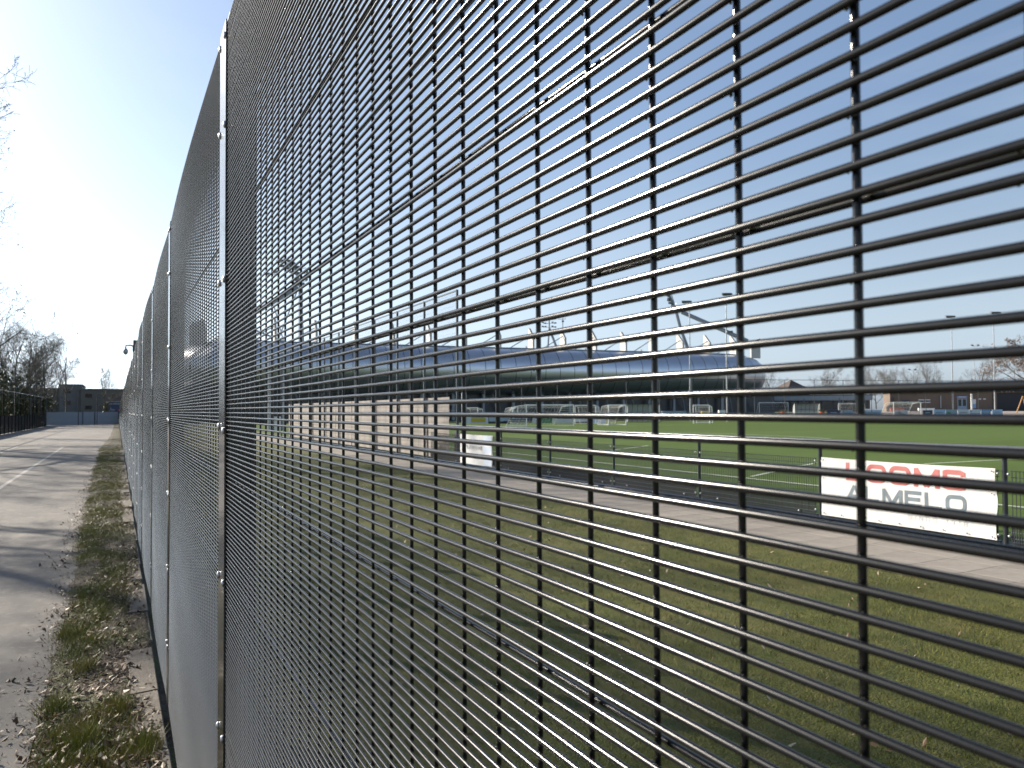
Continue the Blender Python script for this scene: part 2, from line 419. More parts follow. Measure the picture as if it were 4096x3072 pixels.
# value noise for terrain
_rs = np.random.RandomState(7)
_tab = _rs.rand(256, 256)
def vnoise(x, y):
    x = np.asarray(x, float); y = np.asarray(y, float)
    xi = np.floor(x).astype(int); yi = np.floor(y).astype(int)
    fx = x - xi; fy = y - yi
    fx = fx * fx * (3 - 2 * fx); fy = fy * fy * (3 - 2 * fy)
    g = lambda a, b: _tab[a % 256, b % 256]
    return (g(xi, yi) * (1 - fx) + g(xi + 1, yi) * fx) * (1 - fy) + (g(xi, yi + 1) * (1 - fx) + g(xi + 1, yi + 1) * fx) * fy
def fbm(x, y):
    return 0.55 * vnoise(x, y) + 0.28 * vnoise(x * 2.1 + 5, y * 2.1) + 0.17 * vnoise(x * 4.3, y * 4.3 + 9)

# ================================================================== GROUND
struct('ground', MB().add([(-900, -900, -0.06), (900, -900, -0.06), (900, 900, -0.06), (-900, 900, -0.06)], [(0, 1, 2, 3)]), 'field')
struct('road', MB().add([(-9.4, -12, 0), (-0.42, -12, 0), (-0.42, 131, 0), (-9.4, 131, 0)], [(0, 1, 2, 3)]), 'asphalt')
rl = MB()
for x, a, b in ((-2.6, 9.5, 47.5), (-4.86, 30, 49.5)):
    rl.add([(x - .055, a, .004), (x + .055, a, .004), (x + .055, b, .004), (x - .055, b, .004)], [(0, 1, 2, 3)])
struct('road_markings', rl, 'roadline')

def verge_edge(y):
    y = np.asarray(y, float)
    return np.interp(y, [0, 4, 8, 14, 24, 34, 45, 66, 130], [-.40, -.43, -.46, -.56, -.64, -.74, -.82, -.52, -.4]) - 0.16 * (fbm(y * 1.3, 3.3) - 0.48) - .05 * (fbm(y * 6, 1.3) - .5)
def verge_z(x, y):
    x = np.asarray(x, float); y = np.asarray(y, float)
    rise = np.clip((x - verge_edge(y)) / 0.30, -0.6, 1)
    z = 0.045 * rise + 0.055 * (fbm(x * 7, y * 5) - 0.5) * np.clip(rise + 0.25, 0, 1) - 0.004
    cover = 0.034 + 0.055 * (fbm(x * 6, y * 1.9 + 4) - 0.5)
    return np.where(x > 0.262, -0.03, np.where(x > 0.09, cover, z))
vg = grid(-1.0, 0.42, 1.5, 26, 56, 560, lambda x, y: 0)
va = np.array(vg.v); va[:, 2] = verge_z(va[:, 0], va[:, 1]); vg.v = [tuple(p) for p in va]
struct('verge', vg, 'soil', smooth=True)
vg = grid(-1.0, 0.42, 26, 131, 20, 300, lambda x, y: 0)
va = np.array(vg.v); va[:, 2] = verge_z(va[:, 0], va[:, 1]); vg.v = [tuple(p) for p in va]
struct('verge', vg, 'soil', smooth=True)

def lawn_z(x, y):
    return 0.05 * (fbm(np.asarray(x) * 0.9, np.asarray(y) * 0.9) - 0.5) + 0.03 * (fbm(np.asarray(x) * 5, np.asarray(y) * 5) - 0.5) - 0.005
def edge_x(y):
    return 8.02 + 0.16 * (fbm(np.asarray(y) * 1.3, 8.8) - 0.5)
lg = grid(0, 1, -4, 70, 60, 420, lambda x, y: 0)
la = np.array(lg.v); la[:, 0] = 0.38 + la[:, 0] * (edge_x(la[:, 1]) - 0.38)
la[:, 2] = lawn_z(la[:, 0], la[:, 1]); lg.v = [tuple(p) for p in la]
struct('lawn', lg, 'lawn', smooth=True)

# pitch: far edge runs from the left corner to the right corner
PA, PB = Vector((22, 113.3)), Vector((146, 84.6))
struct('pitch', MB().add([(11.15, -60, -0.02), (150, -60, -0.02), (PB.x, PB.y - 1.5, -0.02), (PA.x, PA.y - 1.5, -0.02), (11.15, 113, -0.02)], [(0, 1, 2, 3, 4)]), 'turf')
pl = MB()
def ln(a, b, w=0.1):
    a = Vector(a); b = Vector(b); t = (b - a).normalized(); n = Vector((-t.y, t.x)) * w / 2
    pl.add([(*(a - n), -.016), (*(b - n), -.016), (*(b + n), -.016), (*(a + n), -.016)], [(0, 1, 2, 3)])
ln((15.5, -20), (15.5, 74)); ln((13.35, -20), (13.35, 74)); ln((16.02, 15.8), (22, 18.6)); ln((24.7, 16.35), (33, 16.1))
ln((20.6, 29.2), (25, 32)); ln((38.7, -20), (38.9, 30.6)); ln((86, 57), (83, 30)); ln((15.6, 74), (60, 72))
arc = [(40.6, 33.2), (41.4, 35.6), (41.9, 38.5), (42.2, 42), (41.9, 46), (41, 50), (39.4, 54), (37, 58)]
for a, b in zip(arc, arc[1:]): ln(a, b, 0.13)
struct('pitch_markings', pl, 'line')

# terrace in front of the clubhouse, ground rising behind the far boards
TZ = 1.15
tr = MB()
def far_off(p, d): # away from camera
    v = Vector((p[0], p[1])).normalized(); return (p[0] + v.x * d, p[1] + v.y * d)
a0 = (118, 97); a1 = (150, 60); a2 = (156, 20)
pts = [a0, a1, a2]
near = [far_off(p, 6) for p in pts]; mid = [far_off(p, 22) for p in pts]; far = [far_off(p, 130) for p in pts]
vs = [(*p, -0.05) for p in near] + [(*p, TZ) for p in mid] + [(*p, TZ) for p in far]
tr.add(vs, [(0, 3, 4, 1), (1, 4, 5, 2), (3, 6, 7, 4), (4, 7, 8, 5)])
struct('terrace', tr, 'terr')

# ================================================================== PATH
path = struct('path', MB().add([(8.07, -4, -0.0016), (10.62, -4, -0.0016), (10.62, 78, -0.0016), (8.07, 78, -0.0016)], [(0, 1, 2, 3)]), 'joint')
TX = [8.09, 8.735, 9.38, 10.025]
TY0, TDY = 4.135 - 3 * 0.578, 0.578
def tile_mb(w, l):
    b = 0.003; t = 0.03
    vs = [(0, 0, -t), (w, 0, -t), (w, l, -t), (0, l, -t), (0, 0, -b), (w, 0, -b), (w, l, -b), (0, l, -b), (b, b, 0), (w - b, b, 0), (w - b, l - b, 0), (b, l - b, 0)]
    fs = [(0, 1, 5, 4), (1, 2, 6, 5), (2, 3, 7, 6), (3, 0, 4, 7), (4, 5, 9, 8), (5, 6, 10, 9), (6, 7, 11, 10), (7, 4, 8, 11), (8, 9, 10, 11)]
    return MB().add(vs, fs)
random.seed(5)
def tile_mat(i):
    c = MT['tile'].copy(); c.name = 'concrete_tile_%d' % i
    nd = [n for n in c.node_tree.nodes if n.type == 'RGB'][0]
    k = (0.86, 0.95, 1.04, 1.1)[i]
    nd.outputs[0].default_value = (0.245 * k, 0.218 * k, 0.185 * k, 1)
    return c
tme = []
for i in range(4):
    t = tile_mb(0.629, 0.563)
    tme.append(t.mesh('paving_tile', tile_mat(i)))
rest = MB(); cnt = 0
for r_ in range(134):
    for c in range(4):
        x, y = TX[c], TY0 + r_ * TDY
        z = random.uniform(0.0002, .0016)
        if cnt < 296:
            o = inst('paving_tile', random.choice(tme), path, (x, y, z), (random.uniform(-.001, .001), random.uniform(-.001, .001), random.uniform(-.004, .004)))
            cnt += 1
        else:
            t = tile_mb(0.629, 0.563)
            rest.add([(a + x, b + y, cz + z) for a, b, cz in t.v], t.f)
rest.build('paving_tiles_far', 'tile', path, kind='stuff')
sg = grid(10.60, 11.25, -4, 113, 8, 600, lambda x, y: 0)
sa = np.array(sg.v); sa[:, 2] = 0.03 * (fbm(sa[:, 0] * 6, sa[:, 1] * 4) - 0.45); sg.v = [tuple(p) for p in sa]
struct('sand_strip', sg, 'sand', smooth=True)

# ================================================================== MESH FENCE (358 weld mesh)
FX = 0.290                                     # centre of the front (road side) wires
PH, VS = 0.0125, 0.0724
Z0 = 1.8956
KLO, KHI = -144, 95                            # front wires; z 0.096 .. 3.083
PAN = 2.72
POST0 = 2.46
fence = thing('mesh_fence', 'tall black anti-climb mesh fence with close horizontal wires running beside the road', 'fence', (FX, 0, 0))
wr = 0.00225
zmid = (Z0 + KLO * PH + Z0 + KHI * PH) / 2
zlen = (KHI - KLO) * PH + 0.03
hws = []
for q in range(5):
    w1, w2, w3, w4 = [random.uniform(0, 6.28) for _ in range(4)]
    hws.append(MB().tube([(.00022 * math.sin(t * 3.1 + w1) + .00010 * math.sin(t * 19 + w2), t, .00026 * math.sin(t * 2.6 + w3) + .00012 * math.sin(t * 23 + w4)) for t in np.linspace(0, PAN, 60)], wr, 12).mesh('horizontal_wire', 'wire', True))
hw = hws[0]
vw = MB().tube([(0, 0, -zlen / 2), (0, 0, 0), (0, 0, zlen / 2)], wr * .92, 14).mesh('vertical_wire', 'wire', True)
ya = POST0 - PAN
rg = random.Random(3)
for k in range(KLO, KHI + 1):
    inst('horizontal_wire', hws[k % 5 if k % 3 else (k * 7) % 5], fence, (rg.uniform(-.00015, .00015), ya, Z0 + k * PH + rg.uniform(-.0002, .0002)), (rg.uniform(-.00012, .00012), 0, 0))
    if (k - 8) % 12 == 0:
        inst('reinforcing_wire', hw, fence, (0.0108, ya, Z0 + k * PH))
y = 0.225 - 6 * VS
while y < POST0 + 0.02:
    if y > ya - .02: inst('vertical_wire', vw, fence, (0.0046, y - (.0013 if abs(y - .1526) < .01 else 0), zmid), (rg.uniform(-.0003, .0003), 0, 0))
    y += VS

wb_ = MB()
y = 0.225 - 6 * VS
while y < 1.6:
    for k in range(KLO, KHI + 1):
        z = Z0 + k * PH
        if abs(z - 1.9) > 0.85 * (y + .3): continue
        for sg_ in (-1, 1):
            if rg.random() < .35: continue
            r_ = rg.uniform(.0007, .0013); c = (0.0014 + rg.uniform(0, .0008), y + sg_ * (.0016 + rg.uniform(0, .0008)), z + rg.choice([-1, 1]) * .0015)
            wb_.add([(c[0] - r_, c[1], c[2]), (c[0] + r_, c[1], c[2]), (c[0], c[1] - r_ * 1.4, c[2]), (c[0], c[1] + r_ * 1.4, c[2]), (c[0], c[1], c[2] - r_), (c[0], c[1], c[2] + r_)],
                    [(0, 2, 5), (2, 1, 5), (1, 3, 5), (3, 0, 5), (2, 0, 4), (1, 2, 4), (3, 1, 4), (0, 3, 4)])
    y += VS
wb_.build('weld_beads', 'weld', fence, smooth=True, kind='stuff')
def panel_mesh(n, segs, bow):
    mb = MB()
    bw = lambda y, z: -bow * math.sin(math.pi * min(max(y / PAN, 0), 1)) * (0.75 + 0.25 * math.sin(z * 2.1 + 0.6))
    for k in range(KLO, KHI + 1):
        z = Z0 + k * PH
        mb.tube([(bw(PAN * i / segs, z), PAN * i / segs, z) for i in range(segs + 1)], wr, n, cap=False)
        if (k - 8) % 12 == 0 and n > 4:
            mb.tube([(bw(PAN * i / segs, z) + 0.0108, PAN * i / segs, z) for i in range(segs + 1)], wr, n, cap=False)
    y = 0.02
    while y < PAN:
        mb.tube([(bw(y, zz) + 0.0046, y, zz) for zz in (zmid - zlen / 2, zmid - zlen / 4, zmid, zmid + zlen / 4, zmid + zlen / 2)], wr, n, cap=False)
        y += VS
    return mb.mesh('wire_panel', 'wire', True)
pan = [panel_mesh(8, 12, 0.011), panel_mesh(6, 6, 0.016), panel_mesh(5, 4, 0.014), panel_mesh(4, 3, 0.012)]
post_me = MB().box((0.0065 + .0375, 0, 1.56), (0.075, 0.12, 3.12)).mesh('post', 'post')
strip_me = MB().box((-0.0045, 0, 1.585), (0.004, 0.14, 3.01)).mesh('clamp_strip', 'strip')
bolt_me = MB().lathe((-0.0065, 0, 0), [(0.011, 0), (0.011, 0.002), (0.009, 0.0045), (0.006, 0.0062), (0.0025, 0.007)], 14, 'X').mesh('bolt', 'bolt', True)
BZ = [0.45, 0.92, 1.385, 1.845, 2.30, 2.77, 3.045]
rg = random.Random(11)
offs = [0.0, 0.0, 0.004, -0.006] + [rg.uniform(-.012, .010) for _ in range(60)]
NP = 48
for i in range(-2, NP):
    yy = POST0 + PAN * i
    ox = offs[max(i, 0)]
    p = inst('post', post_me, fence, (ox, yy, rg.uniform(-.01, .01) if i > 1 else 0))
    inst('clamp_strip', strip_me, p)
    if -1 <= i < 8:
        for z in BZ:
            for s_ in (-1, 1):
                inst('bolt', bolt_me, p, (0, s_ * 0.056 + rg.uniform(-.003, .003), z + rg.uniform(-.004, .004) + (0.006 if s_ > 0 else 0)))
    if i == -1 or i == NP - 1: continue
    me = pan[0] if 0 <= i < 3 else pan[1] if i < 8 else pan[2] if i < 18 else pan[3]
    if i == -2: me = pan[1]
    x2 = offs[max(i + 1, 0)]
    inst('wire_panel', me, fence, (ox, yy, rg.uniform(-.018, .018) if i > 0 else 0), (0, 0, -math.atan2(x2 - ox, PAN)),
         (rg.choice([1, 1, 1, 1]) , 1, 1), kind='stuff')

# concrete slabs along the fence foot
slabs = thing('kerb_edging', 'row of worn concrete slabs half buried in soil at the foot of the mesh fence', 'kerb', (0.16, 4, 0))
rg = random.Random(21); y = 2.6
while y < 40:
    L = rg.choice([0.98, 0.98, 0.6]); w = 0.24
    mb = MB()
    n = 6
    xe = [0.10 + rg.uniform(-.03, .03) for _ in range(n + 1)]
    vs = []; fs = []
    for i in range(n + 1):
        yy = y + L * i / n
        vs += [(xe[i], yy, -0.05), (xe[i], yy, 0.034 + rg.uniform(-.004, .004)), (xe[i] + .012, yy, 0.042 + rg.uniform(-.003, .003)), (0.262, yy, 0.046 + rg.uniform(-.002, .002)), (0.268, yy, 0.038), (0.268, yy, -0.05)]
    for i in range(n):
        for j in range(5):
            fs.append((i * 6 + j, i * 6 + j + 1, (i + 1) * 6 + j + 1, (i + 1) * 6 + j))
    fs += [tuple(range(6))[::-1], tuple(range(n * 6, n * 6 + 6))]
    mb.add(vs, fs)
    o = mb.build('slab', 'slab', slabs, (0.16, y, 0))
    o.location = (rg.uniform(-.012, .004), y - 4, rg.uniform(-.022, .004)); o.rotation_euler = (rg.uniform(-.008, .008), rg.uniform(-.03, .03), rg.uniform(-.012, .012))
    y += L + rg.choice([0.012, 0.02, 0.3 if y > 4 else 0.02])

# ================================================================== grass and dead leaves (stuff)
def blades(n, xs, ys, zs, h0, h1, w, lean, rs):
    h = rs.uniform(h0, h1, n) * (0.6 + 0.8 * rs.rand(n)); a = rs.uniform(0, 2 * np.pi, n); l = rs.rand(n) * lean * h
    b = rs.uniform(0, 2 * np.pi, n)
    ww = w * (0.6 + 0.8 * rs.rand(n))
    v = np.zeros((n, 3, 3))
    v[:, 0] = np.stack([xs - ww * np.cos(a), ys - ww * np.sin(a), zs - 0.005], 1)
    v[:, 1] = np.stack([xs + ww * np.cos(a), ys + ww * np.sin(a), zs - 0.005], 1)
    v[:, 2] = np.stack([xs + l * np.cos(b), ys + l * np.sin(b), zs + h], 1)
    return v.reshape(-1, 3)
rs = np.random.RandomState(4)
N = 210000
yy = 1.8 + (rs.rand(N) ** 1.7) * 24
xx = 0.42 + rs.rand(N) * (edge_x(yy) + 0.04 - 0.42)
keep = (fbm(xx * 2.2, yy * 2.2) + 0.35 * rs.rand(N)) > 0.42
keep &= (yy > xx * 0.42 - 0.3)
xx = xx[keep]; yy = yy[keep]
hh = 0.020 + 0.030 * fbm(xx * 1.3 + 3, yy * 1.3)
bl = blades(len(xx), xx, yy, lawn_z(xx, yy), 0.7, 1.2, 0.0022, 1.3, rs)
bl = bl.reshape(-1, 3, 3); bl[:, 2, 2] = bl[:, 0, 2] + (bl[:, 2, 2] - bl[:, 0, 2]) * hh; dxy = (bl[:, 2, :2] - bl[:, :2, :2].mean(1)) * 0.04; bl[:, 2, :2] = bl[:, :2, :2].mean(1) + dxy
rv = np.clip(0.75 * fbm(xx * 1.1, yy * 1.1) + 0.5 * rs.rand(len(xx)) - 0.08, 0, 1)
tri_cloud('lawn_grass', bl.reshape(-1, 3), 'grass', rnd=rv)
# sand strip weeds and lawn edge fringe
n = 9000
ys_ = 3 + rs.rand(n) * 40; xs_ = 10.62 + 0.10 * rs.rand(n)
k = fbm(ys_ * 2.2, xs_) > 0.52; xs_, ys_ = xs_[k], ys_[k]
tri_cloud('path_weeds', blades(len(xs_), xs_, ys_, 0.0 * xs_, 0.015, 0.05, 0.003, 1.2, rs), 'grass', rnd=rs.rand(len(xs_)))
# verge grass in tufts
tx = []; ty = []; th = []
for i in range(1700):
    y = 2.6 + (rs.rand() ** 1.5) * 42
    x = rs.uniform(float(verge_edge(y)) + .06, 0.10)
    if fbm(x * 3, y * 1.1) < 0.42: continue
    m_ = rs.randint(25, 110); rad = rs.uniform(0.03, 0.12) * (1 + y / 40)
    tx.append(x + rs.randn(m_) * rad * 0.8); ty.append(y + rs.randn(m_) * rad * 1.5); th.append(np.full(m_, rs.uniform(0.022, 0.06)))
# the big tufts at the fence foot
for (x, y, hgt, m_) in ((0.12, 4.6, 0.07, 220), (0.17, 4.72, 0.09, 240), (0.02, 5.35, 0.09, 200), (-0.30, 4.05, 0.08, 260), (-0.42, 4.2, 0.07, 220), (-0.15, 4.9, 0.10, 300), (-0.34, 5.6, 0.10, 300), (-0.1, 3.8, 0.12, 260), (-0.2, 6.3, 0.09, 300), (0.0, 3.6, 0.12, 200), (-0.36, 7.4, 0.09, 300)):
    tx.append(x + rs.randn(m_) * 0.05); ty.append(y + rs.randn(m_) * 0.07); th.append(np.full(m_, hgt))
tx = np.concatenate(tx); ty = np.concatenate(ty); th = np.concatenate(th)
k = (tx < 0.24) & (tx > verge_edge(ty) - .03); tx, ty, th = tx[k], ty[k], th[k]
b = blades(len(tx), tx, ty, verge_z(tx, ty), 1, 1, 0.0024, 1.1, rs).reshape(-1, 3, 3)
sc_ = th[:, None]
b[:, 2, 2] = b[:, 0, 2] + (b[:, 2, 2] - b[:, 0, 2]) * th
c_ = b[:, :2, :2].mean(1); b[:, 2, :2] = c_ + (b[:, 2, :2] - c_) * sc_
tri_cloud('verge_grass', b.reshape(-1, 3), 'verge_grass', rnd=np.clip(fbm(tx * 4, ty * 4) * 0.7 + 0.45 * rs.rand(len(tx)) - 0.1, 0, 1))

def leaf_cloud(name, x, y, z, size, rs, rv, m='leaf'):
    n = len(x)
    a = rs.uniform(0, 2 * np.pi, n); tilt = rs.uniform(-0.9, 0.9, n); roll = rs.uniform(-0.7, 0.7, n)
    s = size * (0.45 + 0.9 * rs.rand(n)); wd = s * rs.uniform(0.3, 0.62, n)
    u = np.stack([np.cos(a) * np.cos(tilt), np.sin(a) * np.cos(tilt), np.sin(tilt)], 1)
    w = np.stack([-np.sin(a) * np.cos(roll), np.cos(a) * np.cos(roll), np.sin(roll)], 1)
    nn = np.cross(u, w); nn[nn[:, 2] < 0] *= -1
    c = np.stack([x, y, z + s * 0.22], 1)
    curl = (s * rs.uniform(0.1, 0.42, n))[:, None] * nn
    p0 = c - u * s[:, None] * 0.5 + curl * 0.6; p1 = c + u * s[:, None] * 0.5 + curl * 0.8
    l0 = c - u * s[:, None] * 0.1 - w * wd[:, None] * 0.5 + curl * 0.5; r0 = c + u * s[:, None] * 0.05 + w * wd[:, None] * 0.5 + curl * 0.35
    v = np.stack([p0, r0, p1, p0, p1, l0], 1).reshape(-1, 3)
    return tri_cloud(name, v, m, rnd=np.repeat(rv, 2))
n = 7600
ly = 2.8 + rs.rand(n) ** 2.3 * 28; ve = verge_edge(ly)
lx = np.where(rs.rand(n) < 0.90, ve + rs.rand(n) ** .8 * (0.24 - ve), ve - np.abs(rs.randn(n)) * 0.09)
dens = fbm(lx * 2.5 + 9, ly * 1.4); k = dens + 0.25 * rs.rand(n) > 0.53; lx, ly = lx[k], ly[k]
leaf_cloud('dead_leaves', lx, ly, np.maximum(verge_z(lx, ly), 0), 0.046, rs, rs.rand(len(lx)) ** 1.05)
n = 14000
ly = 2.8 + rs.rand(n) ** 1.7 * 20; ve = verge_edge(ly)
lx = np.where(rs.rand(n) < 0.9, ve + rs.rand(n) * (0.25 - ve), ve - np.abs(rs.randn(n)) * 0.10)
k = fbm(lx * 3 + 2, ly * 1.8) + .2 * rs.rand(n) > .46; lx, ly = lx[k], ly[k]
leaf_cloud('leaf_debris', lx, ly, np.maximum(verge_z(lx, ly), 0), 0.019, rs, rs.rand(len(lx)) ** 1.5)
n = 420
ly = 2.5 + rs.rand(n) ** 1.4 * 16; lx = rs.uniform(0.5, 7.8, n)
leaf_cloud('dead_leaves_on_lawn', lx, ly, lawn_z(lx, ly) + 0.01, 0.062, rs, 0.3 + 0.6 * rs.rand(n))
n = 110
cy = rs.choice([13.4, 10.8, 11.2, 5.1, 6.2, 4.4], n); lx = -0.52 - np.abs(rs.randn(n)) * 0.17; ly = cy + rs.randn(n) * 0.14
leaf_cloud('dead_leaves_on_road', lx, ly, 0 * lx, 0.05, rs, rs.rand(n) * 0.6)
n = 260
lx = -0.09 + rs.randn(n) * 0.05; ly = 4.18 + rs.randn(n) * 0.06
o = leaf_cloud('weed', lx, ly, verge_z(lx, ly) + 0.03 * rs.rand(n), 0.032, rs, rs.rand(n), 'chips'); del o['kind']
tag(o, 'bright green chickweed clump low in the verge near the fence foot', 'weed')

# ================================================================== PITCH-SIDE BARRIER
BXp = 10.75
bar = thing('pitch_barrier', 'anthracite leaning rail with low wire mesh panels between paved path and pitch', 'barrier', (BXp, 6, 0))
SP = 3.045; YB0 = 5.965
post2 = MB().tube([(0, 0, -0.1), (0, 0, 1.32)], 0.033, 10).mesh('post', 'barrier', True)
rail2 = MB().tube([(0, 0, 0), (0, SP, 0)], 0.034, 10).mesh('rail', 'rail', True)
sleeve = MB().tube([(0, -0.06, 0), (0, 0.06, 0)], 0.037, 10).mesh('rail_sleeve', 'rail', True)
clip_me = MB().lathe((0, 0, 0), [(0.004, 0), (0.02, 0.004), (0.02, 0.018), (0.010, 0.026)], 8, 'X').mesh('clip', 'zinc', True)
def mat_panel(L, z0, z1, vsp, r_, hz):
    mb = MB(); y = 0.02
    while y < L - .01:
        mb.tube([(0, y, z0), (0, y, z1)], r_, 4, cap=False); y += vsp
    for z in hz:
        for dx in (-r_ * 2, r_ * 2): mb.tube([(dx, 0, z), (dx, L, z)], r_ * 1.15, 4, cap=False)
    return mb
PL = SP - 0.16
mp_me = mat_panel(PL, 0.10, 1.05, 0.05, 0.0052, (0.13, 0.34, 0.545, 0.75, 0.955, 1.04)).mesh('mesh_panel', 'barrier')
kick = mat_panel(PL, 0.06, 0.33, 0.03, 0.009, ())
kick_me = kick.mesh('kick_panel', 'barrier')
kw = MB()
for z in (0.13, 0.215): kw.tube([(0.006, 0, z), (0.006, PL, z)], 0.005, 6)
kw_me = kw.mesh('kick_wire', 'steel')
kb_me = MB().box((0, PL / 2, 0.03), (0.05, PL, 0.09)).mesh('kick_board', 'barrier')
TALL0 = 24.75
i = -3
while YB0 + SP * i < TALL0 - 0.5:
    y = YB0 + SP * i - 6
    p = inst('post', post2, bar, (0, y, 0)); inst('rail_sleeve', sleeve, p, (0, 0, 1.345))
    inst('rail', rail2, bar, (0, y, 1.345))
    q = inst('mesh_panel', mp_me, bar, (0, y + 0.08, 0))
    inst('kick_panel', kick_me, bar, (-0.02, y + 0.08, 0)); inst('kick_wire', kw_me, bar, (-0.024, y + 0.08, 0)); inst('kick_board', kb_me, bar, (0.02, y + .08, 0))
    for z in (0.16, 1.0):
        for s_ in (-0.07, 0.07): inst('clip', clip_me, p, (-0.03, s_, z))
    if i > -1:
        for yy_ in (0.35, PL - 0.5):
            for z in (0.1,): inst('clip', clip_me, bar, (-0.034, y + .08 + yy_, z))
    i += 1

# lettering as flat pieces of print: strokes in a unit box
def stroke(mb, pts, w, f, closed=False):
    P = [Vector(p) for p in pts]
    if closed: P.append(P[0])
    Q = []
    for a, b in zip(P, P[1:]):
        m_ = max(1, int((b - a).length / 0.16))
        Q += [a.lerp(b, i / m_) for i in range(m_)]
    P = Q if closed else Q + [P[-1]]
    n = len(P); L = []; Rr = []
    for i in range(n):
        if closed: a, b = P[(i - 1) % n], P[(i + 1) % n]; t1 = (P[i] - a).normalized(); t2 = (b - P[i]).normalized()
        else:
            t1 = (P[i] - P[i - 1]).normalized() if i > 0 else None; t2 = (P[i + 1] - P[i]).normalized() if i < n - 1 else None
            t1 = t1 or t2; t2 = t2 or t1
        t = (t1 + t2)
        t = t.normalized() if t.length > 1e-6 else t1
        nrm = Vector((-t.y, t.x)); k = w / 2 / max(0.45, nrm.dot(Vector((-t1.y, t1.x))))
        L.append(P[i] + nrm * k); Rr.append(P[i] - nrm * k)
    rngs = range(n) if closed else range(n - 1)
    for i in rngs:
        j = (i + 1) % n
        mb.add([f(*L[i]), f(*L[j]), f(*Rr[j]), f(*Rr[i])], [(0, 1, 2, 3)])
def rrect(x0, y0, x1, y1, r_, n=4):
    out = []
    for cx, cy, a0 in ((x1 - r_, y1 - r_, 0), (x0 + r_, y1 - r_, 90), (x0 + r_, y0 + r_, 180), (x1 - r_, y0 + r_, 270)):
        for k in range(n + 1):
            a = R(a0 + 90 * k / n); out.append((cx + r_ * math.cos(a), cy + r_ * math.sin(a)))
    return out
def glyph(ch, w):
    h = w / 2; W = 1.15
    if ch == 'L': return [([(h, 1), (h, h), (W * .92, h)], False)]
    if ch == 'O': return [(rrect(h, h, 1.25 - h, 1 - h, 0.26), True)]
    if ch == 'M': return [([(h, 0), (h, 1 - h * .3)], False), ([(h, 1 - h * .6), (0.7, 0.06)], False), ([(0.7, 0.06), (1.4 - h, 1 - h * .6)], False), ([(1.4 - h, 0), (1.4 - h, 1 - h * .3)], False)]
    if ch == 'S':
        t = rrect(h, 0.5, 1.15 - h, 1 - h, 0.2); b_ = rrect(h, h, 1.15 - h, 0.5, 0.2)
        return [([(1.15 - h, 0.70)] + t[0:5] + t[5:10] + t[10:15] + [(0.6, 0.5)] + b_[0:5] + b_[15:20][::1] + [], False)] if False else \
            [([(1.15 - h, 0.68), (1.15 - h, 0.82), (1.0 - h, 1 - h), (0.15 + h, 1 - h), (h, 0.85), (h, 0.62), (0.12 + h, 0.5), (1.03 - h, 0.5), (1.15 - h, 0.38), (1.15 - h, 0.15), (1.0 - h, h), (0.15 + h, h), (h, 0.18), (h, 0.32)], False)]
    if ch == 'A': return [([(0.05, 0), (0.6, 1 - h * .4)], False), ([(0.6, 1 - h * .4), (1.15, 0)], False), ([(0.28, 0.28), (0.92, 0.28)], False)]
    if ch == 'E': return [([(W * .95, 1 - h), (h, 1 - h), (h, h), (W * .95, h)], False), ([(h, 0.5), (W * .88, 0.5)], False)]
    if ch == 'I': return [([(0.2, 0), (0.2, 1)], False)]
    if ch == 'N': return [([(h, 0), (h, 1), (0.9, 0), (0.9, 1)], False)]
    if ch == 'D': return [([(h, 0), (h, 1), (0.6, 1), (0.9, 0.75), (0.9, 0.25), (0.6, 0), (h, 0)], False)]
    if ch == '1': return [([(0.1, 0.75), (0.4, 1), (0.4, 0)], False)]
    if ch == '9': return [(rrect(0.1, 0.45, 0.8, 1, 0.2), True), ([(0.8, 0.7), (0.75, 0.3), (0.4, 0)], False)]
    if ch == '8': return [(rrect(0.12, 0.5, 0.78, 1, 0.2), True), (rrect(0.08, 0, 0.82, 0.5, 0.2), True)]
    if ch == 'W': return [([(0.02, 1), (0.35, 0), (0.65, 0.9), (0.95, 0), (1.28, 1)], False)]
    if ch == 'G': return [([(1.0, 0.8), (0.8, 1), (0.3, 1), (h, 0.75), (h, 0.25), (0.3, 0), (0.8, 0), (1.0, 0.2), (1.0, 0.48), (0.6, 0.48)], False)]
    if ch == 'R': return [([(h, 0), (h, 1), (0.75, 1), (0.95, 0.82), (0.95, 0.6), (0.75, 0.45), (h, 0.45)], False), ([(0.55, 0.45), (1.0, 0)], False)]
    if ch == 'T': return [([(0, 1), (1, 1)], False), ([(0.5, 1), (0.5, 0)], False)]
    if ch == 'H': return [([(h, 0), (h, 1)], False), ([(0.95, 0), (0.95, 1)], False), ([(h, 0.5), (0.95, 0.5)], False)]
    return []
GW = {'L': 1.15, 'O': 1.25, 'M': 1.4, 'S': 1.15, 'A': 1.2, 'E': 1.15, 'I': 0.4, 'N': 1.0, 'D': 1.0, '1': 0.6, '9': 0.9, '8': 0.9, ' ': 0.7, 'W': 1.3, 'G': 1.1, 'R': 1.05, 'T': 1.0, 'H': 1.0}
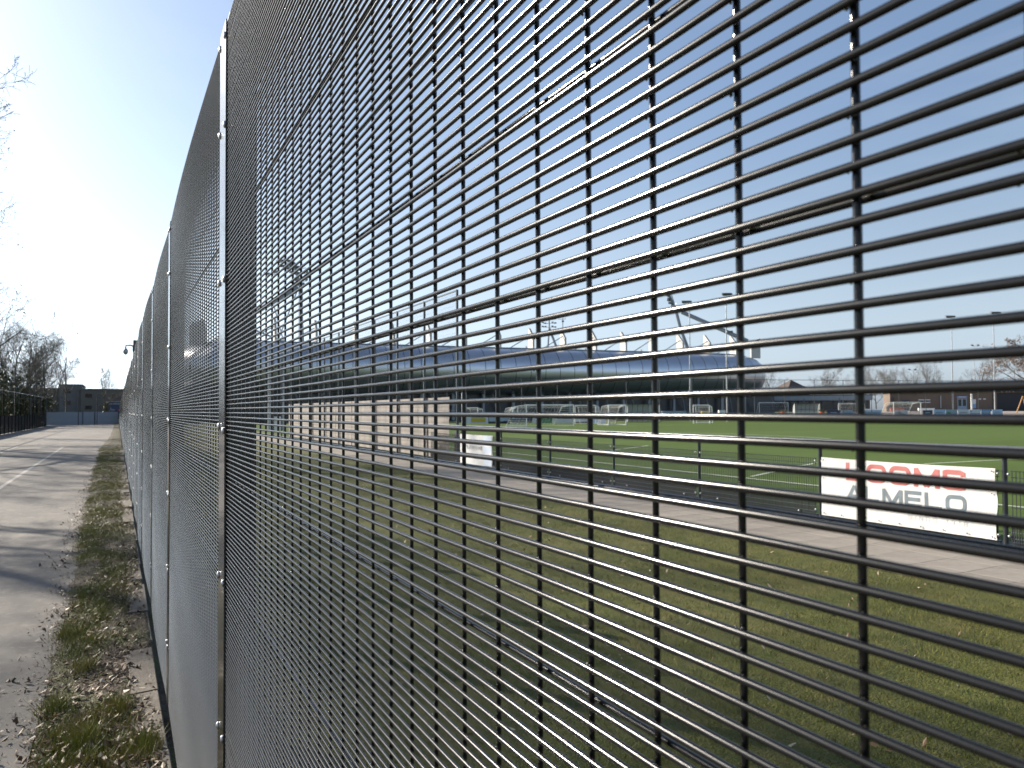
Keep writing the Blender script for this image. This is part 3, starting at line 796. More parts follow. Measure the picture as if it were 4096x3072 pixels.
def text_mb(txt, f, wt, gap):
    """f(u,v) maps u,v (0..1 across the word, 0..1 height) to 3D"""
    tot = sum(GW[c] for c in txt) + gap * (len(txt) - 1)
    x = 0; out = []
    for c in txt:
        mb = MB()
        for k, (pts, cl) in enumerate(glyph(c, wt)):
            o0 = len(mb.v)
            stroke(mb, pts, wt, lambda a, b_, x=x: f((x + a) / tot, b_), cl)
            n_ = Vector(f(0, 1)) - Vector(f(0, 0)); n_ = (Vector(f(1, 0)) - Vector(f(0, 0))).cross(n_).normalized()
            mb.v[o0:] = [tuple(Vector(q) + n_ * (.0006 * k)) for q in mb.v[o0:]]
        if mb.v: out.append(mb)
        x += GW[c] + gap
    return Word(out)
class Word:
    def __init__(s, ms): s.ms = ms
    def build(s, name, m, parent, og=None):
        return [q.build(name, m, parent, og) for q in s.ms]

# banner 1: y from 8.94 (left in view) to 6.04 (right), z .09-1.07
def cloth_dx(u, v, amp, seed):
    return amp * math.sin(u * 21 + v * 2 + seed) * (0.35 + 0.65 * abs(v - .5) * 2) * 0.5 + amp * 0.8 * (float(fbm(u * 9 + seed, v * 4)) - .5) * 2
def cloth_sheet(ya, yb, za, zb, x, nx=46, nz=16, amp=0.014, seed=0):
    mb = MB()
    for j in range(nz + 1):
        for i_ in range(nx + 1):
            u = i_ / nx; v = j / nz
            y = ya + (yb - ya) * u; z = za + (zb - za) * v
            sag = 0.012 * math.sin(math.pi * u) * v
            fold = cloth_dx(u, v, amp, seed)
            ee = 0.016 * math.sin(v * 9 + seed) * (u > 0.97)
            mb.v.append((x + fold, y + ee, z - sag))
    w = nx + 1
    mb.f = [(j * w + i_, (j + 1) * w + i_, (j + 1) * w + i_ + 1, j * w + i_ + 1) for j in range(nz) for i_ in range(nx)]
    return mb
ban = thing('banner', 'white vinyl banner reading LOOMS ALMELO tied to the barrier', 'banner', (BXp - .05, 7.5, 0.09))
o3 = (BXp - .05, 7.5, 0.09)
cloth_sheet(8.94, 6.045, 0.085, 1.07, BXp - .062, 80, 24, 0.008).build('banner_sheet', 'banner', ban, o3, smooth=True)
XF = BXp - .078
def bf(y0, y1, z0, z1):
    def f(u, v):
        y = y0 + (y1 - y0) * u; z = z0 + (z1 - z0) * v
        return (BXp - .062 + cloth_dx((8.94 - y) / 2.895, (z - .085) / .985, 0.008, 0) - .0025, y, z)
    return f
pL, pR = onX(3381, 1885, XF), onX(3859, 1920, XF)
text_mb('LOOMS', bf(pL.y, pR.y, onX(3381, 1921, XF).z, onX(3381, 1850, XF).z), 0.235, 0.17).build('letter', 'red', ban, o3)
pL, pR = onX(3384, 1960, XF), onX(3864, 2010, XF)
text_mb('ALMELO', bf(pL.y, pR.y, onX(3390, 2000, XF).z, onX(3390, 1938, XF).z), 0.225, 0.14).build('letter', 'slate', ban, o3)
pL, pR = onX(3629, 2060, XF), onX(3868, 2090, XF)
zz = onX(3629, 2072, XF).z
text_mb('SINDS 1918', bf(pL.y, pR.y, zz - 0.012, zz + 0.052), 0.10, 0.75).build('letter', 'grey_ink', ban, o3)
ey = MB()
for k in range(9):
    y = 8.88 - k * (8.88 - 6.10) / 8
    ey.lathe((BXp - .074, y, 0.125), [(0.011, 0), (0.011, 0.006)], 8, 'X')
    if k in (0, 8):
        for z in (0.4, 0.72, 1.03): ey.lathe((BXp - .074, y, z), [(0.010, 0), (0.010, 0.006)], 8, 'X')
ey.build('eyelet', 'ink_dark', ban, o3)
tie = MB()
for z in (0.40, 0.72, 1.03):
    for y, y2 in ((6.06, 5.96), (8.93, 9.01)): tie.tube([(BXp - .075, y, z), (BXp - .02, y2, z + .01)], 0.004, 4)
tie.build('cable_tie', 'barrier', ban, o3)
# banner 2 farther along
yA, yB = onX(1848, 1800, XF).y, onX(1968, 1800, XF).y
ban2 = thing('banner', 'white banner with faint print and pale blue right end on the barrier beside the windbreak', 'banner', (BXp - .05, 22, .08))
o4 = (BXp - .05, 22, .08)
cloth_sheet(yA + .2, yB, 0.06, 1.08, BXp - .062, seed=2).build('banner_sheet', 'banner', ban2, o4, smooth=True)
ys2 = onX(1933, 1800, XF).y
b_ = MB(); b_.add([(XF, ys2, .09), (XF, yB + .03, .09), (XF, yB + .03, 1.05), (XF, ys2, 1.05)], [(0, 1, 2, 3)]); b_.build('blue_panel', 'blue_ink', ban2, o4)
b_ = MB(); X2 = XF - .004
for (u0, u1, z0, z1) in ((.12, .9, .70, .755), (.15, .95, .36, .52)):
    ya_, yb_ = ys2 + (yB - ys2) * u0, ys2 + (yB - ys2) * u1
    b_.add([(X2, ya_, z0), (X2, yb_, z0), (X2, yb_, z1), (X2, ya_, z1)], [(0, 1, 2, 3)])
b_.build('white_label', 'ink_white', ban2, o4)
b_ = MB()
zl = 0.62
stroke(b_, [(0, .1), (.08, -.02), (.2, .0), (.22, .12)], .05, lambda a, c: (X2, yA - .35 - a * 1.6, zl + c))
for k in range(7): b_.box((X2, yA - .85 - k * .12, zl + .03), (.002, .05, .1 if k % 3 else .14))
b_.build('faint_print', 'grey_ink', ban2, o4)

# ================================================================== TALL BALL-STOP FENCE with windbreak cloth
bs = thing('ball_stop_fence', 'tall dark mesh ball stop fence rising behind the windbreak cloth along the path', 'fence', (10.8, TALL0, 0))
HT = 6.25
tp_me = MB().box((0, 0, HT / 2), (0.08, 0.06, HT)).mesh('post', 'barrier')
SPT = 3.26
ntall = 12
upm = MB(); z = 2.5
while z < HT:
    upm.tube([(0, 0, z), (0, SPT, z)], 0.0022, 3, cap=False); z += 0.2
y = 0.1
while y < SPT:
    upm.tube([(0, y, 2.45), (0, y, HT)], 0.0022, 3, cap=False); y += 0.1
z = 0.1
while z < 2.5:
    for dx in (0,): upm.tube([(dx, 0, z), (dx, SPT, z)], 0.006, 4, cap=False)
    z += 0.2
up_me = upm.mesh('mesh_panel', 'barrier')
tr_me = MB().box((0, SPT / 2, 0), (0.05, SPT, 0.05)).mesh('top_rail', 'barrier')
for i in range(ntall + 1):
    y = i * SPT if i else 0
    inst('post', tp_me, bs, (0, y, 0))
    if i < ntall:
        inst('top_rail', tr_me, bs, (0, y, HT - .03)); inst('mesh_panel', up_me, bs, (0, y, 0))
wc = thing('windbreak_cloth', 'beige windbreak cloth hung on the lower part of the tall ball stop fence', 'windbreak', (10.86, 40, 0.1))
for i in range(9):
    ya_ = 25.7 + i * 3.26; yb_ = ya_ + 3.2
    mb = cloth_sheet(ya_, yb_, 0.10, 2.40, 10.87, 16, 10, 0.03, seed=i)
    mb.build('cloth_panel', 'cloth', wc, (10.86, 40, 0.1), smooth=True)
# dark strip with faint print beside the cloth end
tag(MB().box((10.9, 24.95, 0.62), (0.03, 0.55, 0.95)).build('dark_board', 'boarddark', None, (10.9, 24.95, 0)), 'dark board on the barrier at the near end of the beige windbreak', 'board')
# notice boards far along
p = gnd(1106, 1760); p = at(1106, 1752, 66)
wb = thing('notice_board', 'small white notice board on a post beyond the far end of the windbreak', 'notice board', (p.x, p.y, 0))
MB().box((0, 0, 0.82), (0.75, 0.06, 1.2), rz=-0.3).build('board_panel', 'whiteframe', wb); MB().box((0.05, .1, 0.35), (0.08, 0.08, 0.7)).build('post', 'zinc', wb)
for k, (px, top, d) in enumerate(((1077, 1385, 78), (1131, 1405, 74))):
    p = at(px, 1700, d); zt = at(px, top, d).z
    tag(MB().tube([(p.x, p.y, 0), (p.x, p.y, zt)], [0.17, 0.11], 8).build('steel_mast', 'zinc', None, (p.x, p.y, 0)), ['thick grey steel mast beyond the windbreak, left of the pair', 'thinner grey steel mast beyond the windbreak, right of the pair'][k], 'mast', 'grey masts beyond the windbreak')
p = at(1856, 1700, 27.5)
tag(MB().box((p.x, p.y, 1.2), (0.14, 0.14, 2.7)).build('gate_post', 'zinc', None, (p.x, p.y, 0)), 'square light grey gate post at the near end of the tall fence', 'post')

# ================================================================== FAR BALL-CATCH FENCE
fd = (PB - PA); FLEN = fd.length; fdir = fd.normalized(); fang = math.atan2(fdir.y, fdir.x)
ff = thing('ball_catch_fence', 'tall thin dark ball catch fence along the far side of the pitch', 'fence', (PA.x, PA.y, 0), fang)
FP = 6.0; nf = int(FLEN / FP)
fp_me = MB().tube([(0, 0, 0), (0, 0, 7)], 0.06, 6).mesh('post', 'darksteel')
frl_me = MB().tube([(0, 0, 7), (FP, 0, 7)], 0.04, 6).mesh('top_rail', 'darksteel')
fm = MB()
for z in (1.1, ): fm.tube([(0, 0, z), (FP, 0, z)], 0.035, 5)
for z in np.arange(1.4, 7, 0.7): fm.tube([(0, 0, z), (FP, 0, z)], 0.004, 3, cap=False)
fm_me = fm.mesh('mesh_panel', 'darksteel')
low = MB()
for x in np.arange(0, FP, 2.0): low.tube([(x, -0.6, 0), (x, -0.6, 1.05)], 0.035, 6)
low.tube([(0, -0.6, 1.05), (FP, -0.6, 1.05)], 0.035, 6)
low_me = low.mesh('low_rail', 'darksteel')
for i in range(nf + 1):
    inst('post', fp_me, ff, (i * FP, 0, 0))
    if i < nf:
        inst('top_rail', frl_me, ff, (i * FP, 0, 0)); inst('mesh_panel', fm_me, ff, (i * FP, 0, 0)); inst('low_rail', low_me, ff, (i * FP, 0, 0))

# ------------------------------------------------------------------ advertising boards on the far side
def board(px0, px1, py_top, py_bot, d, name, m, label, prints=(), text=None, dark_base=True):
    """board facing the camera side; prints = (u0,u1,v0,v1,material)"""
    a = at(px0, py_bot, d); b = at(px1, py_bot, d); t = at(px0, py_top, d).z; zb = max(a.z, 0.04)
    w = (Vector((b.x, b.y)) - Vector((a.x, a.y))).length; h = t - zb
    rz = math.atan2(b.y - a.y, b.x - a.x)
    o = thing('advertising_board', label, 'board', (a.x, a.y, 0), rz, 'advertising boards along the far side of the pitch')
    MB().box((w / 2, 0.03, zb + h / 2), (w, 0.05, h)).build('board_panel', m, o)
    if zb > 0.15: MB().box((w / 2, 0.05, zb / 2), (w + .3, 0.04, zb)).build('base_screen', 'boarddark', o)
    for k, (u0, u1, v0, v1, mm) in enumerate(prints):
        MB().box((w * (u0 + u1) / 2, -0.001 - .004 * k, zb + h * (v0 + v1) / 2), (w * (u1 - u0), 0.008, h * (v1 - v0))).build('print', mm, o)
    if text:
        tx_, u0, u1, v0, v1, mm = text
        text_mb(tx_, lambda u, v: (w * (u0 + (u1 - u0) * u), -0.03, zb + h * (v0 + (v1 - v0) * v)), 0.2, 0.2).build('letter', mm, o)
    return o
D0 = 104
board(1867, 1953, 1655, 1695, 103, 0, 'boardwhite', 'pale board with a yellow panel at the left end of the far row', [(.2, .88, .15, .55, 'yellow'), (.22, .82, .57, .8, 'boardteal')])
board(1956, 2013, 1655, 1686, 106, 0, 'boardteal', 'plain grey blue board right of the board with the yellow panel')
board(2016, 2035, 1655, 1684, 106, 0, 'boardteal', 'narrow grey blue board left of the navy board')
board(2044, 2128, 1655, 1690, 106, 0, 'boardnavy', 'navy board with a round white emblem left of the big goal', [(.06, .18, .45, .85, 'boardsky')], ('DE GRO', .24, .9, .45, .8, 'boardteal'))
board(2130, 2162, 1655, 1692, 107, 0, 'boardwhite', 'short pale board left of the green board')
board(2163, 2208, 1655, 1692, 107, 0, 'boardgreen', 'green board with a white triangle emblem behind the big goal', [(.3, .5, .72, .80, 'boardwhite'), (.36, .44, .45, .72, 'boardwhite')])
board(2210, 2290, 1655, 1692, 108, 0, 'boardwhite', 'pale board reading ALMELO behind the big goal', (), ('ALMELO', .14, .84, .5, .85, 'ink_dark'))
board(2296, 2350, 1655, 1687, 109, 0, 'boardwhite', 'pale board right of the big goal', [(.1, .3, .45, .55, 'boardteal'), (.35, .9, .5, .62, 'ink_dark')])
board(2352, 2422, 1660, 1694, 106, 0, 'boardsky', 'plain light blue board right of the big goal')
rb = [(3308, 3361, 'boardnavy'), (3366, 3412, 'boardteal'), (3456, 3528, 'boardsky'), (3580, 3631, 'boardteal'), (3692, 3730, 'boardnavy'),
      (3735, 3781, 'boardsky'), (3783, 3829, 'boardteal'), (3832, 3877, 'boardwhite'), (3878, 3922, 'boardwhite'), (3925, 3963, 'boardblue'), (3969, 4011, 'boardsky')]
lb = ['navy board right of the orange planter', 'grey blue board in front of the small white goal', 'light blue board below the long white block bench', 'grey blue board seen through the net of the right goal',
      'dark navy board beside the right goal', 'light blue board first of the row of six by the brick wall', 'grey board with a green logo second of the row of six', 'pale board third of the row of six',
      'pale board with blue stripe below the white info pillar', 'deep blue board fifth of the row of six', 'light blue board last of the row of six at the right']
for k, ((a, b), m_, l) in enumerate(zip([(r_[0], r_[1]) for r_ in rb], [r_[2] for r_ in rb], lb)):
    pr = [(.12, .45, .15, .55, 'boardgreen')] if k == 6 else [(.0, 1., .12, .28, 'boardblue'), (.1, .2, .5, .8, 'boardblue')] if k == 8 else [(.15, .85, .3, .75, 'boardteal')] if k == 9 else [(.2, .8, .4, .5, 'ink_dark')] if k in (5, 7) else [(.25, .75, .35, .6, 'boardteal')]
    board(a, b, 1641 if k < 5 else 1638, 1660, 138, 0, m_, l, pr)

# ------------------------------------------------------------------ goals
def goal(px0, px1, ytop, d, label, depth=1.4, skew=0.0, h=None, base=0.0, bars=False, side=0.0):
    a = at(px0, ytop, d); b = at(px1, ytop, d + skew)
    h = h or (a.z - base)
    w = (Vector((b.x, b.y)) - Vector((a.x, a.y))).length
    rz = math.atan2(b.y - a.y, b.x - a.x)
    o = thing('goal', label, 'goal', (a.x, a.y, base), rz, 'football goals on the far side of the pitch')
    r_ = 0.06
    MB().tube([(0, 0, h), (w, 0, h)], r_, 8).build('crossbar', 'goal', o, smooth=True)
    for x in (0, w): MB().tube([(x, 0, 0), (x, 0, h)], r_, 8).build('upright', 'goal', o, smooth=True)
    fr = MB(); sx = side
    for x in (0, w):
        fr.tube([(x, 0, h), (x + sx * .6, depth * .45, h * .93), (x + sx, depth, .05), (x, 0, .05)], 0.035, 6)
    fr.tube([(sx, depth, .05), (w + sx, depth, .05)], 0.045, 6)
    fr.build('back_frame', 'goal', o)
    nt = MB(); n = 14; rn = 0.009
    for i in range(n + 1):
        x = w * i / n
        nt.tube([(x, 0.02, h - .02), (x + sx * .6, depth * .45, h * .86 - .12 * math.sin(math.pi * i / n)), (x + sx, depth, .05)], rn, 3, cap=False)
    for k in range(9):
        v = k / 8
        y_, z_, s_ = (depth * .45 * v * 2, h - (h * .14) * v * 2, sx * .6 * v * 2) if v < .5 else (depth * (.45 + .55 * (v - .5) * 2), h * .86 * (1 - (v - .5) * 2) + .05, sx * (.6 + .4 * (v - .5) * 2))
        nt.tube([(s_, y_, z_), (w + s_, y_, z_)], rn, 3, cap=False)
    for x in (0, w):
        for k in range(1, 11):
            z = h * k / 11; yd = depth * (1 - .55 * z / h)
            nt.tube([(x, 0, z), (x + sx * (1 - .4 * z / h), yd, z)], 0.03 if bars else rn, 4, cap=False)
    nt.build('net', 'net', o, kind='stuff')
    return o
goal(2106, 2294, 1620, 86, 'large white goal with ladder-like side nets standing on the turf before the boards', 1.7, 2.0, bars=True, side=-1.9)
goal(2300, 2383, 1622, 101, 'white goal immediately right of the large goal', 1.5, 0, side=.8)
goal(2434, 2504, 1620.5, 92, 'white goal with slanting side left of the shelter', 1.5, 0, side=-1.2)
goal(1861, 1911, 1632, 108, 'low white goal far left beside the grey gate post', 1.5, 0, h=2.25, side=1)
goal(2049, 2071, 1630.5, 108, 'narrow white goal behind the navy board', 1.5, 0, h=2.3, side=-1.6)
goal(2773, 2838, 1621, 101, 'small white goal between the two tall light poles', 1.5, 0, side=.8)
goal(3037, 3152, 1607.5, 150, 'wide white goal left of the right shelter', 1.6, 2, h=2.44, base=.75, side=.4)
goal(3354, 3453, 1611, 146, 'white goal with round net end behind the grey boards', 1.6, 0, h=2.3, base=.6, side=1)
goal(3574, 3683, 1606, 128, 'nearest right white goal with trapezoid net left of the row of six boards', 1.8, 0, h=2.65, base=.3, side=-1.6)

# ------------------------------------------------------------------ dugouts
def dugout(px0, px1, ytop, d, label, base=0.0, bulge=1):
    a = at(px0, ytop, d); b = at(px1, ytop, d)
    w = (Vector((b.x, b.y)) - Vector((a.x, a.y))).length; h = a.z - base
    o = thing('dugout', label, 'dugout', (a.x, a.y, base), math.atan2(b.y - a.y, b.x - a.x), 'team shelters on the far side')
    prof = [(0.0, h), (0.5, h - .02), (0.95, h * .86), (1.2, h * .55), (1.28, h * .2), (1.25, 0)]
    n = 6; fr = MB()
    for i in range(n + 1): fr.tube([(w * i / n, y, z) for y, z in prof], 0.045, 5)
    for y, z in (prof[0], prof[3], prof[5]): fr.tube([(0, y, z), (w, y, z)], 0.045, 5)
    for x in (0, w): fr.tube([(x, 0.1, h), (x, -.15, 0)], 0.045, 5); fr.tube([(x, -.15, .03), (x, 1.25, .03)], .045, 5)
    fr.build('frame', 'darksteel', o)
    for i in range(n):
        sh = MB(); x0, x1 = w * i / n + .03, w * (i + 1) / n - .03
        vs = [(x, y - .02, z) for y, z in prof for x in (x0, x1)]
        sh.add(vs, [(2 * k, 2 * k + 1, 2 * k + 3, 2 * k + 2) for k in range(len(prof) - 1)]); sh.build('roof_sheet', 'poly', o)
    for x in (0.02, w - .02):
        sd = MB(); sd.prism([(0.1, h), (.5, h - .03), (.95, h * .85), (1.18, h * .5), (1.2, .1), (-.1, .1)], lambda p_, q, s_: (x + s_ * .02, p_, q)); sd.build('side_sheet', 'poly', o)
    MB().box((w / 2, .85, .45), (w - .2, .4, .06)).build('bench', 'boardteal', o)
    return o
dugout(2512, 2640, 1617, 113, 'clear curved team shelter on the near far-side turf right of the stored goals')
dugout(3180, 3281, 1614, 140, 'clear curved team shelter beside the orange planters', .35)

# ------------------------------------------------------------------ small things by the clubhouse
for k, (px, py, d) in enumerate(((3133, 1650, 138), (3288, 1650, 138))):
    p = at(px, py, d)
    o = thing('planter', ['orange planter left of the right shelter', 'orange planter right of the right shelter'][k], 'planter', (p.x, p.y, p.z - .5), 0, 'orange planters by the shelter')
    MB().lathe((0, 0, 0), [(.35, 0), (.5, .55), (.5, .62)], 10).build('pot', 'orange', o)
    g = np.random.RandomState(k); v = (g.randn(120, 3) * [.35, .35, .18] + [0, 0, .8])
    tri_cloud('plant', (v[:, None, :] + g.randn(120, 3, 3) * .09).reshape(-1, 3), 'bush', o, kind=None)
p = at(4092, 1640, 126); zb = 1.0
sw = thing('swing_frame', 'orange timber A-frame of a swing at the right edge before the dark doorway', 'swing frame', (p.x, p.y, zb))
ztop = at(4078, 1585, 126).z - zb
for (dx, dy) in ((-1.1, 0.35), (0.75, -0.2)):
    q = rgt * dx
    MB().tube([(q.x, q.y, 0), (0, 0, ztop)], .09, 8).build('leg', 'wood', sw)
MB().tube([(0, 0, ztop - .08), (3.2 * rgt.x + 1.2 * fwd.x, 3.2 * rgt.y + 1.2 * fwd.y, ztop - .08)], .07, 8).build('beam', 'zinc', sw)

# ================================================================== CLUBHOUSE
cd = 178
cA, cB = at(3560, 1600, cd + 4), at(4330, 1600, cd - 8)
crz = math.atan2(cB.y - cA.y, cB.x - cA.x); cw = (Vector((cB.x, cB.y)) - Vector((cA.x, cA.y))).length
club = thing('clubhouse', 'long low brown brick clubhouse with flat roof behind the row of boards', 'building', (cA.x, cA.y, TZ), crz)
pxu = lambda px: (px - 3560) / (4330 - 3560) * cw
pyz = lambda py: (hor(3800) - py) / FPX * cd + EYE - TZ
CH = pyz(1566)
uD0, uD1 = pxu(4001), pxu(4110)
wl = MB().box((uD0 / 2, 5, CH / 2), (uD0, 10, CH)); wl.box(((uD1 + cw) / 2, 5, CH / 2), (cw - uD1, 10, CH)); wl.box(((uD0 + uD1) / 2, 5, CH - .2), (uD1 - uD0, 10, .4)); wl.box(((uD0 + uD1) / 2, 8, CH / 2), (uD1 - uD0, 4, CH))
wl.build('wall', 'brick', club)
MB().box(((uD0 + uD1) / 2, 3.0, CH / 2 - .2), (uD1 - uD0 - .02, 5.8, CH - .5)).build('dark_opening', 'boarddark', club)
rf = MB().box((cw / 2, 5, CH + .17), (cw + .8, 11, .34)).build('roof', 'roof', club)
MB().box((cw / 2, -.54, CH + .1), (cw + .9, .08, .3)).build('fascia', 'ink_dark', rf)
def wall_box(name, px0, px1, py0, py1, m, t=.12, parent=club):
    return MB().box(((pxu(px0) + pxu(px1)) / 2, -t / 2 - .003, (pyz(py0) + pyz(py1)) / 2), (pxu(px1) - pxu(px0), t, abs(pyz(py0) - pyz(py1)))).build(name, m, parent)
for a, b in ((3681, 3703), (3707, 3729)):
    w_ = wall_box('window', a, b, 1597, 1610.5, 'whiteframe', .1); wall_box('pane', a + 1, b - 1, 1600.5, 1607, 'glass', .14, w_)
d_ = wall_box('door', 3841, 3880, 1594, 1640, 'boardteal', .1)
wall_box('pane', 3845, 3857, 1598, 1624, 'glass', .14, d_); wall_box('pane', 3863, 3876, 1598, 1624, 'glass', .14, d_)
d_ = wall_box('door', 3610, 3646, 1599, 1640, 'ink_dark', .1); wall_box('pane', 3614, 3640, 1602, 1630, 'glass', .14, d_)
s_ = wall_box('sign', 3838, 3880, 1585, 1593, 'boardblue', .3); wall_box('sign_face', 3845, 3874, 1587, 1589.6, 'boardwhite', .33, s_); wall_box('sign_stripe', 3839, 3879, 1591.6, 1593, 'truckred', .325, s_)
s_ = wall_box('lettering_plate', 3925, 3938, 1595, 1599, 'ink_white', .1); wall_box('lettering_plate', 3946, 3956, 1595, 1599, 'ink_white', .1)
for a in (3771, ): wall_box('downpipe', a, a + 3.5, 1582, 1632, 'zinc', .2)
wall_box('downpipe', 3570, 3574, 1587, 1606, 'boarddark', .3); wall_box('downpipe', 3985, 3988, 1578, 1634, 'boarddark', .3)
for a in (3662, 3904): wall_box('wall_lamp', a, a + 8, 1574, 1578, 'ink_dark', .5)
for a in (4018, 4037, 4048, 4063): wall_box('ceiling_lamp', a, a + 3, 1565, 1570, 'whiteframe', .4)
p = at(3893, 1638, 150)
ip = thing('info_pillar', 'white pillar with white and blue panel standing right of the clubhouse door', 'sign pillar', (p.x, p.y, TZ), crz)
k_ = 150 / FPX
MB().box((-.25, 0, 1.7), (.28, .28, 3.4 - .2)).build('post', 'whiteframe', ip); MB().lathe((-.27, 0, 3.35), [(.12, 0), (.2, .06), (.2, .2), (.05, .26)], 10).build('lamp', 'whiteframe', ip)
MB().box((.2, .02, 2.05), (.55, .1, .95)).build('upper_panel', 'boardwhite', ip); MB().box((.2, .02, 1.15), (.55, .1, .84)).build('lower_panel', 'boardblue', ip)
# canteen wing
wA, wB = at(2975, 1600, 184), at(3480, 1600, 182)
wrz = math.atan2(wB.y - wA.y, wB.x - wA.x); ww_ = (Vector((wB.x, wB.y)) - Vector((wA.x, wA.y))).length
cant = thing('canteen', 'low canteen wing with grey fascia and dark windows left of the brick clubhouse', 'building', (wA.x, wA.y, TZ), wrz)
pu2 = lambda px: (px - 2975) / (3480 - 2975) * ww_
pz2 = lambda py: (hor(3250) - py) / FPX * 183 + EYE - TZ
MB().box((ww_ / 2, 4, pz2(1590) / 2), (ww_, 8, pz2(1590))).build('wall', 'brick', cant)
MB().box((ww_ / 2, 3.2, (pz2(1583) + pz2(1602)) / 2), (ww_ + .4, 8.4, pz2(1583) - pz2(1602))).build('fascia', 'steel', cant)
rf = MB().box((ww_ / 2, 4, pz2(1581)), (ww_ + 1, 9.5, .3)).build('roof', 'roof', cant)
for a, b in ((3005, 3022), (3036, 3078), (3082, 3118), (3122, 3152), (3155, 3190), (3194, 3240), (3244, 3282), (3287, 3330), (3334, 3380), (3384, 3412), (3416, 3470)):
    f_ = MB().box(((pu2(a) + pu2(b)) / 2, -.03, pz2(1620)), (pu2(b) - pu2(a), .08, 2.0)).build('window', 'ink_dark', cant)
    MB().box(((pu2(a) + pu2(b)) / 2, -.08, pz2(1620)), (pu2(b) - pu2(a) - .3, .06, 1.75)).build('pane', 'glass', f_)
mural = MB().box(((pu2(2988) + pu2(3018)) / 2, -.2, pz2(1622)), (pu2(3018) - pu2(2988), .08, 2.0)).build('mural', 'boardwhite', cant)
for (a, b, c, d, m_) in ((2994, 3008, 1614, 1622, 'truckred'), (2990, 3004, 1621, 1630, 'boardsky'), (3006, 3016, 1624, 1632, 'boardteal')):
    MB().box(((pu2(a) + pu2(b)) / 2, -.245, (pz2(c) + pz2(d)) / 2), (pu2(b) - pu2(a), .006, abs(pz2(c) - pz2(d)))).build('mural_patch', m_, mural)
def pyramid(px, ytop, px0, px1, ybase, d, label):
    c = at(px, ybase, d); hw_ = (px1 - px0) / 2 / FPX * d; zt = at(px, ytop, d).z
    o = thing('pavilion', label, 'building', (c.x, c.y, TZ), wrz + .35, 'pavilions with pyramid roofs')
    k = hw_ * .8; zb_ = c.z - TZ; zt -= TZ
    MB().add([(-k, -k, zb_), (k, -k, zb_), (k, k, zb_), (-k, k, zb_), (0, 0, zt)], [(0, 1, 4), (1, 2, 4), (2, 3, 4), (3, 0, 4), (3, 2, 1, 0)]).build('roof', 'rooftile', o)
    MB().box((0, 0, zb_ / 2 - .02), (k * 1.7, k * 1.7, zb_)).build('wall', 'brick', o)
pyramid(3164, 1519, 3095, 3235, 1562, 196, 'pavilion with brown pyramid roof rising behind the canteen')
pyramid(2869, 1531, 2815, 2925, 1570, 190, 'pavilion with brown pyramid roof in front of the stadium end')
for k, (px, d) in enumerate(((3087, 165), (3216, 165), (3358, 165))):
    p = at(px, 1640, d)
    o = thing('closed_parasol', ['closed grey parasol left in front of the canteen', 'closed grey parasol above the right shelter', 'closed grey parasol beside the small white goal'][k], 'parasol', (p.x, p.y, TZ), 0, 'closed parasols on the terrace')
    MB().tube([(0, 0, 0), (0, 0, 3.0)], .04, 6).build('pole', 'darksteel', o)
    MB().lathe((0, 0, 1.3), [(.16, 0), (.24, .3), (.2, .9), (.12, 1.5), (.04, 1.9)], 8).build('canopy', 'bld', o)
for k, (px, py, w_, m_) in enumerate(((3478, 1641, 2.6, 'whiteframe'), (3588, 1639, 2.6, 'truckred'), (3705, 1638, 3.0, 'whiteframe'))):
    p = at(px, py, 150)
    o = MB().box((0, 0, .26), (w_ * .95, .9, .52), rz=crz).add([], []).build('bench_block', m_, None); o.location = (p.x, p.y, p.z - .25)
    tag(o, ['long white block bench above the light blue board', 'long red block bench behind the right goal net', 'long white block bench left of the row of six boards'][k], 'bench', 'block benches on the terrace')
# low wall / equipment on second field left part
for k, (px0, px1, py0, py1, m_, l) in enumerate(((2808, 2836, 1645, 1655, 'yellow', 'small yellow cart below the white goal between light poles'), (2877, 2902, 1641, 1655, 'whiteframe', 'white box left of the right tall light pole'), (2648, 2745, 1644, 1652, 'boardteal', 'long pale blue equipment bench under the stadium wall'))):
    d = 128; a = at(px0, py1, d); b = at(px1, py0, d)
    zb_ = max(a.z - .5, 0)
    o = thing('equipment_box', l, 'box', (a.x, a.y, zb_), -YAW)
    w_ = (px1 - px0) / FPX * d; h_ = b.z - zb_
    MB().box((w_ / 2, .4, h_ * .55), (w_, .8, h_ * .9)).build('body', m_, o); MB().box((w_ / 2, .4, h_ * .05), (w_ * .9, .6, h_ * .1)).build('skid', 'ink_dark', o)

# ================================================================== STADIUM
S0 = Vector((28.8, 135.7)); SU = Vector((.9934, -.115)).normalized(); SN = Vector((-SU.y, SU.x))     # SN points away from camera
SANG = math.atan2(SU.y, SU.x)
stad = thing('stadium', 'football stadium with long blue grey metal tube facade and concrete fins on its roof', 'stadium', (S0.x, S0.y, 0), SANG)
ZC, RY, RZ = 9.55, 4.5, 4.45
sL, sR, RC = -19.0, 104.4, 15.0
def spath(l):
    """centre line of the tube in local coords, l = arc length from start of the left side"""
    side = 60.0; q = RC * math.pi / 2; fr = (sR - sL) - 2 * RC
    if l < side: return (sL, side + RC - l), (0, -1)
    l -= side
    if l < q:
        a = l / RC; return (sL + RC - RC * math.cos(a), RC - RC * math.sin(a)), (math.sin(a), -math.cos(a))
    l -= q
    if l < fr: return (sL + RC + l, 0), (1, 0)
    l -= fr
    if l < q:
        a = l / RC; return (sR - RC + RC * math.sin(a), RC - RC * math.cos(a)), (math.cos(a), math.sin(a))
    l -= q
    return (sR, RC + l), (0, 1)
TOT = 2 * 60 + RC * math.pi + (sR - sL) - 2 * RC
